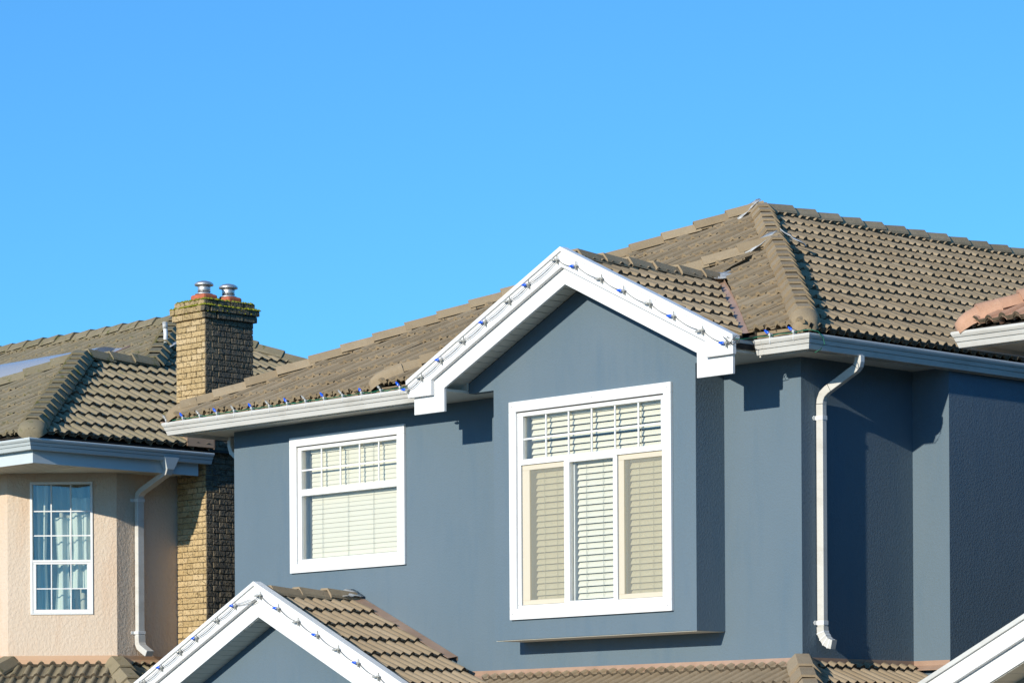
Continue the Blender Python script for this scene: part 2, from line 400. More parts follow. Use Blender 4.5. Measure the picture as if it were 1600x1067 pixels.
def starter_geo(hw=0.155):
    b = MB(); rings = []
    for y, s, z in ((0.30, 0.96, 0.02), (0.10, 1.0, 0.012), (0.0, 0.95, 0.0), (-0.07, 0.80, -0.015), (-0.12, 0.55, -0.03)):
        hh = (0.092 - 0.0) * s
        rings.append([(hw * s * c_, y, -0.055 + (0.055 + hh) * max(0, s_) ** 0.8 + z) for c_, s_ in [(cos(a), sin(a)) for a in [pi * (1 - i / 10) for i in range(11)]]])
    vs = [p for r_ in rings for p in r_]; k = 11
    b.add(vs, [(j * k + i, j * k + i + 1, (j + 1) * k + i + 1, (j + 1) * k + i) for j in range(4) for i in range(k - 1)] + [tuple(range(4 * k, 5 * k))], True)
    return b
CAPS = {}
def cap_run(p0, p1, parent, mat, ex=0.40, name='ridge_tile', starter=False, size=1.0, trim=0.0, rounded=False, jit=1.0, offz=0.045, hip=True):
    """cap tiles from low point p0 to high point p1, lower ends exposed"""
    p0 = Vector(p0); p1 = Vector(p1); d = (p1 - p0); Ltot = d.length; d.normalize()
    side = d.cross(Vector((0, 0, 1))).normalized(); upn = side.cross(d).normalized()
    key = (mat.name, size, rounded)
    if key not in CAPS:
        g_ = cap_geo(hw=0.150 * size, sh=0.066 * size, h=0.075 * size, Ln=ex + 0.07, rounded=rounded); CAPS[key] = g_.mesh('ridge_tile', mat, fix=False)
        CAPS[key + ('s',)] = starter_geo(0.155 * size).mesh('ridge_end_tile', mat, fix=False)
    n = max(1, int((Ltot - trim) / ex + 0.35)); ex2 = (Ltot - trim) / n
    for i in range(n):
        o = p0 + d * (trim + i * ex2) + upn * offz
        Mf = Matrix((side, d, upn)).transposed().to_4x4(); Mf.translation = o
        j = Matrix.Rotation(random.uniform(-1, 1) * 0.018 * jit, 4, 'Z') @ Matrix.Rotation(random.uniform(-1, 1) * 0.03 * jit, 4, 'Y') @ Matrix.Rotation(random.uniform(-1, 1) * 0.008 * jit, 4, 'X')
        link(name, CAPS[key], parent, Mf @ Matrix.Translation((random.uniform(-1, 1) * 0.006, 0, random.uniform(0, 0.006))) @ j)
    if starter:
        Mf = Matrix((side, d, upn)).transposed().to_4x4(); Mf.translation = p0 + d * (trim - 0.10) + upn * (offz - 0.01)
        link('ridge_end_tile', CAPS[key + ('s',)], parent, Mf)

# ------------------------------------------------------------------ gutter sweep
GPROF = [(0.0, -0.012), (0.0, -0.150), (0.070, -0.150), (0.086, -0.101), (0.074, -0.101), (0.074, -0.093), (0.090, -0.093), (0.104, -0.057), (0.092, -0.057), (0.092, -0.049), (0.108, -0.049), (0.121, -0.026), (0.124, -0.010), (0.120, 0.0), (0.108, 0.0), (0.108, -0.02), (0.06, -0.07), (0.012, -0.07), (0.010, -0.012)]
def sweep(path, prof, z):
    """horizontal sweep; outward = right-hand side of travel direction"""
    b = MB(); P = [Vector((x, y)) for x, y in path]; k = len(prof)
    for i, p in enumerate(P):
        n = []
        if i: t = (p - P[i - 1]).normalized(); n.append(Vector((t.y, -t.x)))
        if i < len(P) - 1: t = (P[i + 1] - p).normalized(); n.append(Vector((t.y, -t.x)))
        if len(n) == 2:
            mvec = (n[0] + n[1]).normalized(); mvec = mvec / mvec.dot(n[0])
        else: mvec = n[0]
        for a, h in prof: b.v.append(Vector((p.x + mvec.x * a, p.y + mvec.y * a, z + h)))
    for i in range(len(P) - 1):
        for j in range(k):
            b.f.append((i * k + j, i * k + (j + 1) % k, (i + 1) * k + (j + 1) % k, (i + 1) * k + j)); b.smooth.append(False)
    b.f.append(tuple(range(k))); b.f.append(tuple(range((len(P) - 1) * k, len(P) * k))[::-1]); b.smooth += [False, False]
    return b

# ------------------------------------------------------------------ wall panel with a rectangular hole
def holed(b, Mw, x0, x1, z0, z1, hole=None, th=0.16):
    """Mw maps (along, depth, up) to world; outer face at depth 0"""
    if hole is None: b.box(x0, x1, 0, th, z0, z1, Mw); return
    a0, a1, c0, c1 = hole
    for q in ((x0, a0, z0, z1), (a1, x1, z0, z1), (a0, a1, z0, c0), (a0, a1, c1, z1)):
        b.box(q[0], q[1], 0, th, q[2], q[3], Mw)

# =================================================================== SETTING
g_ = MB().add([(-3000, -3000, 0), (3000, -3000, 0), (3000, 3000, 0), (-3000, 3000, 0)], [(0, 1, 2, 3)])
o = link('ground', g_.mesh('ground', MT['ground'])); o['kind'] = 'structure'

# =================================================================== BLUE HOUSE
BASE = Vector((-4.5, 5.0, 0))
H = thing('blue_house', 'blue stucco house with white gable over the bay window and brown tile hip roof', 'house', BASE)
XI = Matrix.Identity(4)
def T(x, y, z=0): return Matrix.Translation((x, y, z))

b = MB()
ZS = 5.875                                   # soffit height
holed(b, XI, -9.075, -4.04, 0, ZS, hole=(-7.87, -6.075, 4.19, 5.605))
b.box(-4.04, -1.045, 0.0, 0.16, 0, 3.146); b.box(-1.045, 0, 0, 0.16, 0, ZS)
b.box(-0.16, 0, 0.16, 1.773, 0, ZS)
b.box(-0.16, 0.482, 1.773, 1.933, 0, ZS)
b.box(0.322, 0.482, 1.933, 19.2, 0, ZS)
b.box(-9.075, -8.915, 0.16, 19.2, 0, ZS)
b.box(-8.915, 0.322, 19.04, 19.2, 0, ZS)
part('wall', b, MT['blue'], H)

# bay
XC = -2.5425; YB = -0.434
b = MB()
holed(b, T(0, YB), -4.04, -1.045, 3.148, ZS, hole=(-3.66, -1.47, 3.478, 5.603), th=0.10)
b.box(-4.04, -3.94, YB + 0.10, 0.0, 3.148, ZS); b.box(-1.145, -1.045, YB + 0.10, 0.0, 3.148, ZS)
zs = lambda dx: 6.90 - 0.485 * dx
b.prism([(XC - 1.89, YB, ZS), (XC + 1.89, YB, ZS), (XC + 1.89, YB, zs(1.89)), (XC, YB, zs(0)), (XC - 1.89, YB, zs(1.89))], (0, 0.10, 0))
bay = part('bay_wall', b, MT['blue'], H)
part('bay_underside', MB().box(-4.03, -1.055, YB + 0.012, -0.002, 3.141, 3.1465), MT['soffit'], bay)

# soffit slab
b = MB()
b.prism([(-9.61, -0.48, ZS), (XC - 1.9, -0.48, ZS), (XC - 1.9, YB + .102, ZS), (XC + 1.9, YB + .102, ZS), (XC + 1.9, -0.48, ZS), (0.51, -0.48, ZS), (0.51, 19.6, ZS), (-9.61, 19.6, ZS)], (0, 0, 0.03))
part('soffit', b, MT['soffit'], H)
b = MB()
for (x0, x1) in ((-9.61, -4.97), (-0.13, 0.51)): b.box(x0, x1, -0.478, -0.455, 5.835, 5.985)
b.box(0.487, 0.508, -0.455, 19.6, 5.835, 5.985); b.box(-9.608, -9.587, -0.455, 19.6, 5.835, 5.985)
part('fascia_board', b, MT['gutter'], H)

# gutters
gl = part('gutter', sweep([(-9.61, 6), (-9.61, -0.48), (-4.96, -0.48)], GPROF, 5.995), MT['gutter'], H)
gr = part('gutter', sweep([(-0.10, -0.48), (0.51, -0.48), (0.51, 19.6)], GPROF, 5.995), MT['gutter'], H)
part('gutter_joint', MB().prism([(-5.42, -0.6055, 6.0), (-5.40, -0.6055, 6.0), (-4.99, -0.572, 5.846), (-5.02, -0.572, 5.846)], (0, 0.003, 0)), MT['clip'], gl)
part('gutter_joint', sweep([(-0.03, -0.48), (0.0, -0.48)], [(a + (0.003 if a > 0.05 else 0), z_) for a, z_ in GPROF], 5.996), MT['gutter'], gr)

# main roof
s = 0.48; ZE = 6.02; HW = 5.11
A = (-9.66, -0.56, ZE); B = (0.56, -0.56, ZE); APX = (-4.55, 4.55, ZE + s * HW); YR = 20.0
zr = ZE + s * HW
cands = []
b = MB(); dz = -0.03
b.add([(A[0], A[1], ZE + dz), (B[0], B[1], ZE + dz), (APX[0], APX[1], zr + dz), (-4.55, YR - 5.11, zr + dz), (B[0], YR, ZE + dz), (A[0], YR, ZE + dz)],
      [(1, 4, 3, 2), (4, 5, 3), (5, 0, 2, 3)])
b.add([(A[0], A[1], ZE + dz), (-5.90, A[1], ZE + dz), (-2.67, 2.67, ZE + dz + s * 3.23), (-2.70, 2.70, ZE + dz + s * 3.26), (APX[0], APX[1], zr + dz)], [(0, 1, 2, 4)])
b.add([(-2.67, 2.67, ZE + dz + s * 3.23), (B[0], B[1], ZE + dz), (APX[0], APX[1], zr + dz)], [(0, 1, 2)])
roof = part('roof', b, MT['deck'], H)
q = sqrt(1 + s * s)
# right plane: eave along +Y
MR = frame((0.56, -0.56, ZE), (0, 1, 0), (-1, 0, s))
cands += [c + [roof] for c in field(MR, [(0.02, 0), (12.5, 0), (12.5, HW * q - .03), (HW + .02, HW * q - .03)], MT['tile'], key='a')]
# front planes, back layer
MF = frame((-9.66, -0.56, ZE), (1, 0, 0), (0, 1, s))
x2 = lambda X: X + 9.66
hipw = 3.23; XF = -5.90
cands += [c + [roof] for c in field(MF, [(0, 0), (x2(XF) , 0), (x2(XF) + hipw, hipw * q), (HW, HW * q)], MT['tile'], key='a', jitter=1.3, flat=0.036)]
b_ = [c + [roof] for c in field(MF, [(x2(XF) + hipw - 0.02, hipw * q), (x2(XF) + hipw + 0.02, hipw * q), (HW + .02, HW * q), (HW - .02, HW * q)], MT['tile'], key='a', jitter=1.3, flat=0.036)]
cands += b_
# front wing, slightly raised
RZ = 0.045
b = MB()
WA = (XF, -0.56); WB = (0.56, -0.56); WC = (-2.67, 2.67)
zw_ = lambda Y: ZE + dz + RZ + s * (Y + 0.56)
b.add([(WA[0], WA[1], zw_(-.56)), (XC - 2.15, -.56, zw_(-.56)), (XC, 1.45, zw_(1.45)), (XC + 2.15, -.56, zw_(-.56)), (WB[0], WB[1], zw_(-.56)), (WC[0], WC[1], zw_(WC[1])), (WC[0], WC[1], ZE + s * hipw - 0.15), (WA[0], WA[1], ZE - 0.06), (WB[0], WB[1], ZE - 0.06)],
      [(0, 1, 2, 5), (2, 3, 4, 5), (0, 5, 6, 7), (4, 8, 6, 5)])
wing = part('wing_roof', b, MT['deck'], H)
MW = frame((XF, -0.56, ZE + RZ), (1, 0, 0), (0, 1, s))
u = lambda X: X - XF; v = lambda Y: (Y + 0.56) * q
GH = 1.60                                       # where the gable ridge dies into the wing
cands += [c + [wing] for c in field(MW, [(u(-0.19), 0), (u(0.56), 0), (u(-2.67), v(2.67)), (u(-2.45), v(1.60))], MT['tile'], key='a', jitter=1.3, flat=0.036)]
cands += [c + [wing] for c in field(MW, [(0, 0), (u(-4.80), 0), (u(-2.57), v(1.55)), (u(-2.67), v(2.67))], MT['tile'], key='a', jitter=1.3, flat=0.036)]

# mortar filler under the first course, front eave
b = MB(); b.box(-9.60, -4.97, -0.545, -0.50, 5.99, 6.055); b.box(-0.10, 0.50, -0.545, -0.50, 5.99, 6.075)
part('eave_filler', b, MT['tile'], roof, kind='stuff')
# ridge and hip caps of the main roof
cap_run((-9.66, -0.56, ZE), APX, roof, MT['tile'], ex=0.405, starter=True, trim=0.22, offz=0.066, size=0.92)
P3 = lambda t, z=0: (0.56 - t, -0.56 + t, ZE + s * t + z)
cap_run(P3(2.95), P3(5.11), roof, MT['tile'], ex=0.36)
cap_run((-4.55, YR - 5.11, zr), (-4.55, 4.62, zr + 0.001), roof, MT['tile'], ex=0.42, size=0.95)
Wp = lambda t: (0.56 - t, -0.56 + t, ZE + RZ + s * t)
cap_run(Wp(0.0), Wp(3.26), wing, MT['tile'], ex=0.36, starter=True, trim=0.26)
cap_run((XF, -0.56, ZE + RZ), (WC[0], WC[1], ZE + RZ + s * hipw), wing, MT['tile'], ex=0.405, starter=True, trim=0.2, offz=0.062, size=0.92)
def lead_patch(name, pts, parent, th=0.006, seed=1):
    r_ = random.Random(seed); bm = bmesh.new()
    vs = [bm.verts.new(Vector(p)) for p in pts]; f = bm.faces.new(vs)
    bmesh.ops.subdivide_edges(bm, edges=bm.edges[:], cuts=4, use_grid_fill=True)
    for v_ in bm.verts: v_.co += Vector((r_.uniform(-1, 1), r_.uniform(-1, 1), r_.uniform(-1, 1))) * 0.013
    mb_ = MB(); bm.verts.index_update(); mb_.add([v_.co.copy() for v_ in bm.verts], [tuple(x.index for x in f_.verts) for f_ in bm.faces], True); bm.free()
    o_ = part(name, mb_, MT['lead'], parent)
    md = o_.modifiers.new('solid', 'SOLIDIFY'); md.thickness = th
    return o_
def at(P, dx, dy, dzz): return (P[0] + dx, P[1] + dy, P[2] + dzz)
lead_patch('lead_flashing', [at(APX, -0.34, -0.28, -0.07), at(APX, -0.06, -0.34, -0.10), at(APX, 0.03, -0.04, 0.17), at(APX, -0.14, 0.0, 0.17)], roof, seed=3)
WT = Wp(3.23)
lead_patch('lead_flashing', [at(WT, -0.34, -0.30, -0.07), at(WT, -0.08, -0.36, -0.10), at(WT, 0.03, -0.03, 0.18), at(WT, -0.14, 0.02, 0.18)], wing, seed=4)
lead_patch('lead_flashing', [at(WT, 0.03, 0.05, 0.20), at(WT, 0.10, -0.06, 0.18), at(WT, 0.36, 0.08, 0.0), at(WT, 0.24, 0.24, 0.02)], wing, seed=5)

# front gable over the bay --------------------------------------------
sg = 0.485; qg = sqrt(1 + sg * sg); GW = 2.41; ZG = 7.07; st_ = 0.455; YF = -0.82
def gable(parent, xc, yf, half, zt, slope, yback, matw, matt, caps_to, dims, boards, wall_y, sof_drop, strip=0.05, u_off=0.0, dz_=0.095, cap_off=0.0, tsl=None, key='a', right_poly=None, left_poly=None, deck_back=None):
    """front gable: deck, tiles, two-step barge boards, drip edge, soffit boards"""
    tsl = tsl or slope; qs = sqrt(1 + tsl * tsl); zd = zt - dz_
    db = deck_back if deck_back is not None else yback
    b = MB(); zz = zd - 0.03
    b.prism([(xc - half + .02, yf + 0.03, zz - tsl * (half - .02)), (xc, yf + 0.03, zz), (xc + half - .02, yf + 0.03, zz - tsl * (half - .02)), (xc + half - .02, yf + 0.03, zz - .05 - tsl * (half - .02)), (xc, yf + .03, zz - .05), (xc - half + .02, yf + .03, zz - .05 - tsl * (half - .02))], (0, db - yf - 0.03, 0))
    g = part('gable_roof', b, MT['deck'], parent)
    out = []
    MRt = frame((xc + half, yf, zd - tsl * half), (0, 1, 0), (-1, 0, tsl))
    out += [c + [g] for c in field(MRt, right_poly or [(0.05, 0), (yback - yf, 0), (yback - yf, half * qs), (0.05, half * qs)], matt, key=key, u_off=u_off)]
    MLt = frame((xc - half, yf, zd - tsl * half), (0, -1, 0), (1, 0, tsl))
    lp = left_poly or [(-(yback - yf), 0), (-0.05, 0), (-0.05, half * qs), (-(yback - yf), half * qs)]
    out += [c + [g] for c in field(MLt, lp, matt, key=key)]
    cap_run((xc, yf + 0.14, zd + 0.005), (xc, caps_to, zd + 0.008), g, matt, ex=0.40, offz=cap_off, size=0.86)
    for sx in (-1, 1):
        for nm, pts, y0, th in boards:
            b = MB(); P = [(xc + sx * dx, y0, z_) for dx, z_ in pts]
            if sx < 0: P = P[::-1]
            b.prism(P, (0, th, 0)); part(nm, b, matw, g, bevel=0.003)
        b = MB(); e = 0.012 + half
        P = [(xc, yf - 0.072, zt + .004), (xc + sx * e, yf - 0.072, zt + .004 - slope * e), (xc + sx * e, yf - 0.072, zt + .004 - strip - slope * e), (xc, yf - 0.072, zt + .004 - strip)]
        if sx < 0: P = P[::-1]
        b.prism(P, (0, 0.11, 0)); part('drip_edge', b, matw, g, bevel=0.002)
        # soffit boards, each its own piece, running front to back
        dx = 0.0; pitch = 0.102
        top = zt - sof_drop
        while dx < dims:
            d1 = min(dx + pitch - 0.012, dims)
            P = [(xc + sx * dx, yf + 0.022, top - slope * dx), (xc + sx * d1, yf + 0.022, top - slope * d1), (xc + sx * d1, yf + 0.022, top + 0.02 - slope * d1), (xc + sx * dx, yf + 0.022, top + 0.02 - slope * dx)]
            if sx > 0: P = P[::-1]
            part('soffit_board', MB().prism(P, (0, wall_y - yf - 0.02, 0)), MT['soffit'], g)
            dx += pitch
    return g, out
boards = [('upper_barge_board', [(0, 7.195), (2.41, 6.026), (2.41, 5.84), (2.03, 5.84), (2.03, 6.005), (0, 6.992)], -0.872, 0.050),
          ('lower_barge_board', [(0, 7.12), (2.36, 5.975), (2.36, 5.652), (1.875, 5.652), (1.875, 5.906), (0, 6.815)], -0.820, 0.035)]
yv = lambda X: -0.56 + ((ZG - st_ * abs(X - XC)) - (ZE + RZ)) / s      # valley line on the wing roof
HV = GW * sqrt(1 + st_ * st_)
rp = [(0.05, 0.0), (max(0.07, yv(XC + GW) - YF - 0.02), 0.0), (yv(XC) - YF - 0.02, HV), (0.05, HV)]
lp = [(-max(0.07, yv(XC + GW) - YF), 0.0), (-0.05, 0.0), (-0.05, HV), (-(yv(XC) - YF), HV)]
G1, out = gable(H, XC, YF, GW, 7.20, sg, 1.7, MT['white'], MT['tile'], 1.62, 2.12, boards, YB, 0.292, right_poly=rp, left_poly=lp, deck_back=0.2, dz_=0.13, cap_off=0.022, tsl=st_)
cands += out
# underlay behind the gable up to the valley
b = MB()
for sx in (-1, 1):
    b.add([(XC, 0.2, ZG - .03), (XC + sx * 1.4, 0.2, ZG - .03 - st_ * 1.4), (XC, yv(XC), ZG - .03)], [(0, 1, 2)])
part('roof_underlay', b, MT['deck'], G1)
# closed returns at the foot of the gable
for sx in (-1, 1):
    b = MB()
    xa, xb = XC + sx * 1.886, XC + sx * 2.36
    b.box(min(xa, xb) + .004, max(xa, xb) - .004, -0.46, -0.44, ZS + .033, ZS + .2)
    b.box(min(xa, xb), max(xa, xb), -0.783, -0.484, ZS, ZS + 0.03)
    b.box(min(xb, xb - sx * .02), max(xb, xb - sx * .02), -0.783, -0.484, ZS + 0.032, 6.0)
    part('soffit_return', b, MT['soffit'], G1)
# valley flashing (open metal valley on the right)
vx0, vx1 = XC + 0.02, XC + 2.20
pv = []
for X, wv in ((vx0, 0.045), (vx1, 0.10)):
    Y = yv(X); z = ZE + RZ + s * (Y + 0.56)
    pv.append((X, Y, z))
b = MB()
(a0, a1) = (Vector(pv[0]), Vector(pv[1])); dirv = (a1 - a0).normalized()
hw0 = 0.13
r1 = a0 + Vector((0.10, 0, 0)); r2_ = a1 + Vector((0.19, 0, 0))
b.add([a0 + Vector((0, 0, .012)), a1 + Vector((0, 0, .012)), r2_ + Vector((0, 0, .016)), r1 + Vector((0, 0, .016))], [(0, 1, 2, 3)])
b.add([r1 + Vector((0, 0, .016)), r2_ + Vector((0, 0, .016)), r2_ + Vector((0.004, 0, .05)), r1 + Vector((0.004, 0, .05))], [(0, 1, 2, 3)])
b.add([a0 + Vector((0, 0, .012)), a1 + Vector((0, 0, .012)), a1 + Vector((-.10, -0.05, .075)), a0 + Vector((-.10, -0.05, .075))], [(3, 2, 1, 0)])
o = part('valley_flashing', b, MT['brownflash'], wing)
lead_patch('lead_flashing', [(XC - .06, 1.36, ZG + .10), (XC + .10, 1.34, ZG + .03), (XC + .24, 1.60, ZG + .03), (XC + 0.06, 1.80, ZG + .17)], G1, seed=9)

# porch gable ------------------------------------------------------------
PX = -6.80; PY = -1.50; PH = 2.75; sp = 0.485; ZP = 3.885
qp = sqrt(1 + sp * sp)
pz = lambda dx: ZP - sp * dx
boardsp = [('upper_barge_board', [(0, ZP), (PH, pz(PH)), (PH, pz(PH) - .19), (0, ZP - .20)], PY - 0.052, 0.050),
           ('lower_barge_board', [(0, ZP - .08), (PH - .05, pz(PH - .05) - .08), (PH - .05, pz(PH - .05) - .41), (0, ZP - .398)], PY, 0.035)]
G2, out = gable(H, PX, PY, PH, ZP, sp, -0.115, MT['white'], MT['tilep'], -0.10, PH - .1, boardsp, -1.17, 0.405, key='p', deck_back=-0.002, dz_=0.165, cap_off=0.022, tsl=0.465)
cands += out
b = MB(); zpw = ZP - .405
b.prism([(PX - 2.5, -1.17, 0), (PX + 2.5, -1.17, 0), (PX + 2.5, -1.17, zpw - sp * 2.5), (PX, -1.17, zpw), (PX - 2.5, -1.17, zpw - sp * 2.5)], (0, 0.12, 0))
part('porch_wall', b, MT['blue'], H)
# flashing where the porch roof meets the wall, in two lengths with a seam
zt_ = ZP - .150
for d0, d1 in ((0.02, 0.72), (0.724, 1.15), (1.154, 1.70)):
    b = MB(); b.prism([(PX + d0, -0.012, zt_ + .06 - .455 * d0), (PX + d1, -0.012, zt_ + .06 - .455 * d1), (PX + d1, -0.012, zt_ + .015 - .455 * d1), (PX + d0, -0.012, zt_ + .015 - .455 * d0)], (0, 0.009, 0))
    b.prism([(PX + d0, -0.155, zt_ + .035 - .455 * d0), (PX + d1, -0.155, zt_ + .035 - .455 * d1), (PX + d1, -0.012, zt_ + .058 - .455 * d1), (PX + d0, -0.012, zt_ + .058 - .455 * d0)], (0, 0, 0.004))
    part('wall_flashing', b, MT['brownflash'], G2)
lead_patch('lead_flashing', [(PX - .08, -.34, zt_ + .08), (PX + .13, -.34, zt_ + .02), (PX + .14, -.03, zt_ + .03), (PX - .04, -.03, zt_ + .125)], G2, seed=11)

# lower roof skirt along the wall ---------------------------------------------
ZL = 2.745; sl = 0.48; LO = 2.0
b = MB()
b.add([(-9.2, 0, ZL - .03), (0, 0, ZL - .03), (LO, -LO, ZL - .03 - sl * LO), (-9.2, -LO, ZL - .03 - sl * LO), (0, 1.773, ZL - .03), (LO, 1.773, ZL - .03 - sl * LO)], [(3, 2, 1, 0), (1, 2, 5, 4)])
b.add([(0.482, 1.773, ZL - .03 - sl * .482), (LO, 1.773, ZL - .03 - sl * LO), (LO, 9, ZL - .03 - sl * LO), (0.482, 9, ZL - .03 - sl * .482)], [(0, 1, 2, 3)])
low = part('lower_roof', b, MT['deck'], H)
ql = sqrt(1 + sl * sl); nrow = 5; vt = LO * ql
ML = frame((-9.2, -LO, ZL - sl * LO), (1, 0, 0), (0, 1, sl))
cands += [c + [low] for c in field(ML, [(9.2 - 4.62, vt), (9.2 - 4.2, 0.9), (9.2 + 1.2, 0.9), (9.2, vt)][::-1], MT['tilep'], key='p', u_off=0.05)]
ML2 = frame((LO, -LO, ZL - sl * LO), (0, 1, 0), (-1, 0, sl))
cands += [c + [low] for c in field(ML2, [(LO - 1.2, 0.9), (LO + 1.77, 0.9), (LO + 1.77, vt), (LO, vt)], MT['tilep'], key='p', u_off=0.1)]
cands += [c + [low] for c in field(ML2, [(LO + 1.78, 0.9), (LO + 5, 0.9), (LO + 5, vt - .5 * ql), (LO + 1.78, vt - .5 * ql)], MT['tilep'], key='p', u_off=0.1)]
cap_run((1.6, -1.6, ZL - sl * 1.6), (0.02, -0.02, ZL - 0.01), low, MT['tilep'], ex=0.40, size=1.12, offz=0.05)
def wall_flash(pts_top, zt0, hgt, out_d, mat, parent, nrm, prof_drop=0.0):
    pass
b = MB()
fl = [(0.0, 0.0), (0.008, 0.0), (0.012, -0.05), (0.09, -0.095), (0.09, -0.103), (0.0, -0.06)]
part('wall_flashing', sweep([(-5.12, 0.0), (0.0, 0.0), (0.0, 1.773), (0.482, 1.773)], fl, 2.848), MT['brownflash'], low)
lead_patch('lead_flashing', [(-5.30, -.38, 2.80), (-4.96, -.36, 2.63), (-4.86, -.03, 2.80), (-5.12, -.03, 2.95)], low, seed=12)

# windows ------------------------------------------------------------------
def rect_ring(b, Mw, o_, i_, d0, d1):
    """o_,i_ = (x0,x1,z0,z1) outer and inner rectangles, depth d0..d1"""
    X0, X1, Z0, Z1 = o_; a0, a1, c0, c1 = i_
    b.box(X0, X1, d0, d1, c1, Z1, Mw); b.box(X0, X1, d0, d1, Z0, c0, Mw)
    b.box(X0, a0, d0, d1, c0, c1, Mw); b.box(a1, X1, d0, d1, c0, c1, Mw)
def blinds(win, Mw, x0, x1, z0, z1, pitch, ang, wd, depth, cords, mat=None, sag=0.0):
    z = z1 - 0.045; k = 0
    part('blind_headrail', MB().box(x0, x1, depth - 0.02, depth + 0.03, z1 - 0.03, z1 + 0.02, Mw), MT['slat'], win)
    me = None
    while z > z0:
        if me is None:
            sb = MB(); segs = 5; vs = []
            for i in range(segs + 1):
                t = i / segs - 0.5; cx = 0.0035 * (1 - 4 * t * t)
                vs += [(x0, t * wd, cx), (x1, t * wd, cx)]
            sb.add(vs, [(2 * i, 2 * i + 1, 2 * i + 3, 2 * i + 2) for i in range(segs)], True)
            me = sb.mesh('blind_slat', mat or MT['slat'], fix=False)
        a = ang + random.uniform(-1, 1) * 0.02
        mw = Mw @ T(0, depth, z + random.uniform(-1, 1) * 0.0012) @ Matrix.Rotation(random.uniform(-1, 1) * 0.0006, 4, 'Y') @ Matrix.Rotation(a, 4, 'X')
        link('blind_slat', me, win, mw); z -= pitch; k += 1
    for cx in cords:
        part('blind_cord', MB().box(cx - .0018, cx + .0018, depth - wd * .35, depth - wd * .35 + .003, z0, z1, Mw), MT['cord'], win)

def muntins(win, Mw, g, vs, hs, d, wd=0.018, mat=None):
    x0, x1, z0, z1 = g
    for x in vs: part('muntin', MB().box(x - wd / 2, x + wd / 2, d, d + 0.012, z0, z1, Mw), mat or MT['vinyl'], win)
    for z in hs: part('muntin', MB().box(x0, x1, d + 0.0021, d + 0.010, z - wd / 2, z + wd / 2, Mw), mat or MT['vinyl'], win)

# window on the left of the bay
def room(win, Mw, x0, x1, z0, z1, d0, d1):
    b = MB()
    b.box(x0, x1, d1, d1 + .02, z0, z1, Mw); b.box(x0 - .02, x0, d0, d1, z0, z1, Mw); b.box(x1, x1 + .02, d0, d1, z0, z1, Mw)
    b.box(x0, x1, d0, d1, z0 - .02, z0, Mw); b.box(x0, x1, d0, d1, z1, z1 + .02, Mw)
    part('room_recess', b, MT['dark'], win)
b = MB(); rect_ring(b, XI, (-7.995, -5.953, 4.10, 5.706), (-7.868, -6.078, 4.205, 5.597), -0.035, -0.001)
W1 = part('window', b, MT['white'], H, label='two-part white window left of the bay with closed blinds', bevel=0.004)
b = MB(); rect_ring(b, XI, (-7.866, -6.08, 4.207, 5.588), (-7.80, -6.107, 4.257, 5.546), -0.012, 0.06)
b.box(-7.80, -6.107, -0.010, 0.05, 5.007, 5.086)
part('window_frame', b, MT['vinyl'], W1, bevel=0.004)
part('drip_cap', MB().box(-7.866, -6.08, -0.022, 0.0, 5.5885, 5.5965), MT['seam'], W1)
for q_ in ((5.086, 5.546), (4.257, 5.007)):
    part('pane', MB().box(-7.80, -6.107, 0.022, 0.0225, q_[0], q_[1]), MT['glass'], W1)
muntins(W1, XI, (-7.80, -6.107, 5.086, 5.546), (-7.447, -7.107, -6.766, -6.429), (5.311,), 0.000)
blinds(W1, XI, -7.73, -6.10, 4.24, 5.54, 0.0565, radians(79), 0.066, 0.10, (-7.52, -7.06, -6.61, -6.16))
b = MB()
for z0_, z1_ in ((4.205, 5.60),):
    b.box(-7.90, -7.81, 0.061, 0.36, z0_, z1_); b.box(-6.09, -6.06, 0.061, 0.36, z0_, z1_); b.box(-7.81, -6.09, 0.061, 0.36, 4.17, 4.235); b.box(-7.81, -6.09, 0.061, 0.36, 5.56, 5.63)
part('window_jamb', b, MT['vinyl'], W1)
room(W1, XI, -7.9, -6.06, 4.17, 5.63, 0.361, 1.2)

# bay window
MWd = T(0, YB)
b = MB(); rect_ring(b, MWd, (-3.768, -1.362, 3.360, 5.715), (-3.660, -1.468, 3.480, 5.603), -0.038, -0.001)
W2 = part('window', b, MT['white'], H, label='large white bay window with transom over three lights', bevel=0.004)
b = MB()
rect_ring(b, MWd, (-3.658, -1.470, 3.482, 5.594), (-3.610, -1.512, 3.512, 5.549), -0.012, 0.06)
b.box(-3.61, -3.575, -0.011, 0.05, 5.086, 5.549, MWd); b.box(-1.526, -1.512, -0.011, .05, 5.086, 5.549, MWd)
b.box(-3.61, -1.512, -0.014, 0.055, 5.024, 5.086, MWd)
b.box(-2.953, -2.872, -0.010, 0.05, 3.512, 5.024, MWd); b.box(-2.223, -2.164, -0.010, 0.05, 3.512, 5.024, MWd)
b.box(-2.872, -2.223, -0.009, .05, 5.003, 5.024, MWd); b.box(-2.872, -2.223, -.009, .05, 3.512, 3.530, MWd)
part('window_frame', b, MT['vinyl'], W2, bevel=0.004)
part('drip_cap', MB().box(-3.658, -1.47, -0.024, 0.0, 5.5945, 5.6025, MWd), MT['seam'], W2)
part('pane', MB().box(-3.575, -1.526, 0.022, 0.0225, 5.086, 5.549, MWd), MT['glass'], W2)
part('pane', MB().box(-2.872, -2.223, 0.022, 0.0225, 3.530, 5.003, MWd), MT['glass'], W2)
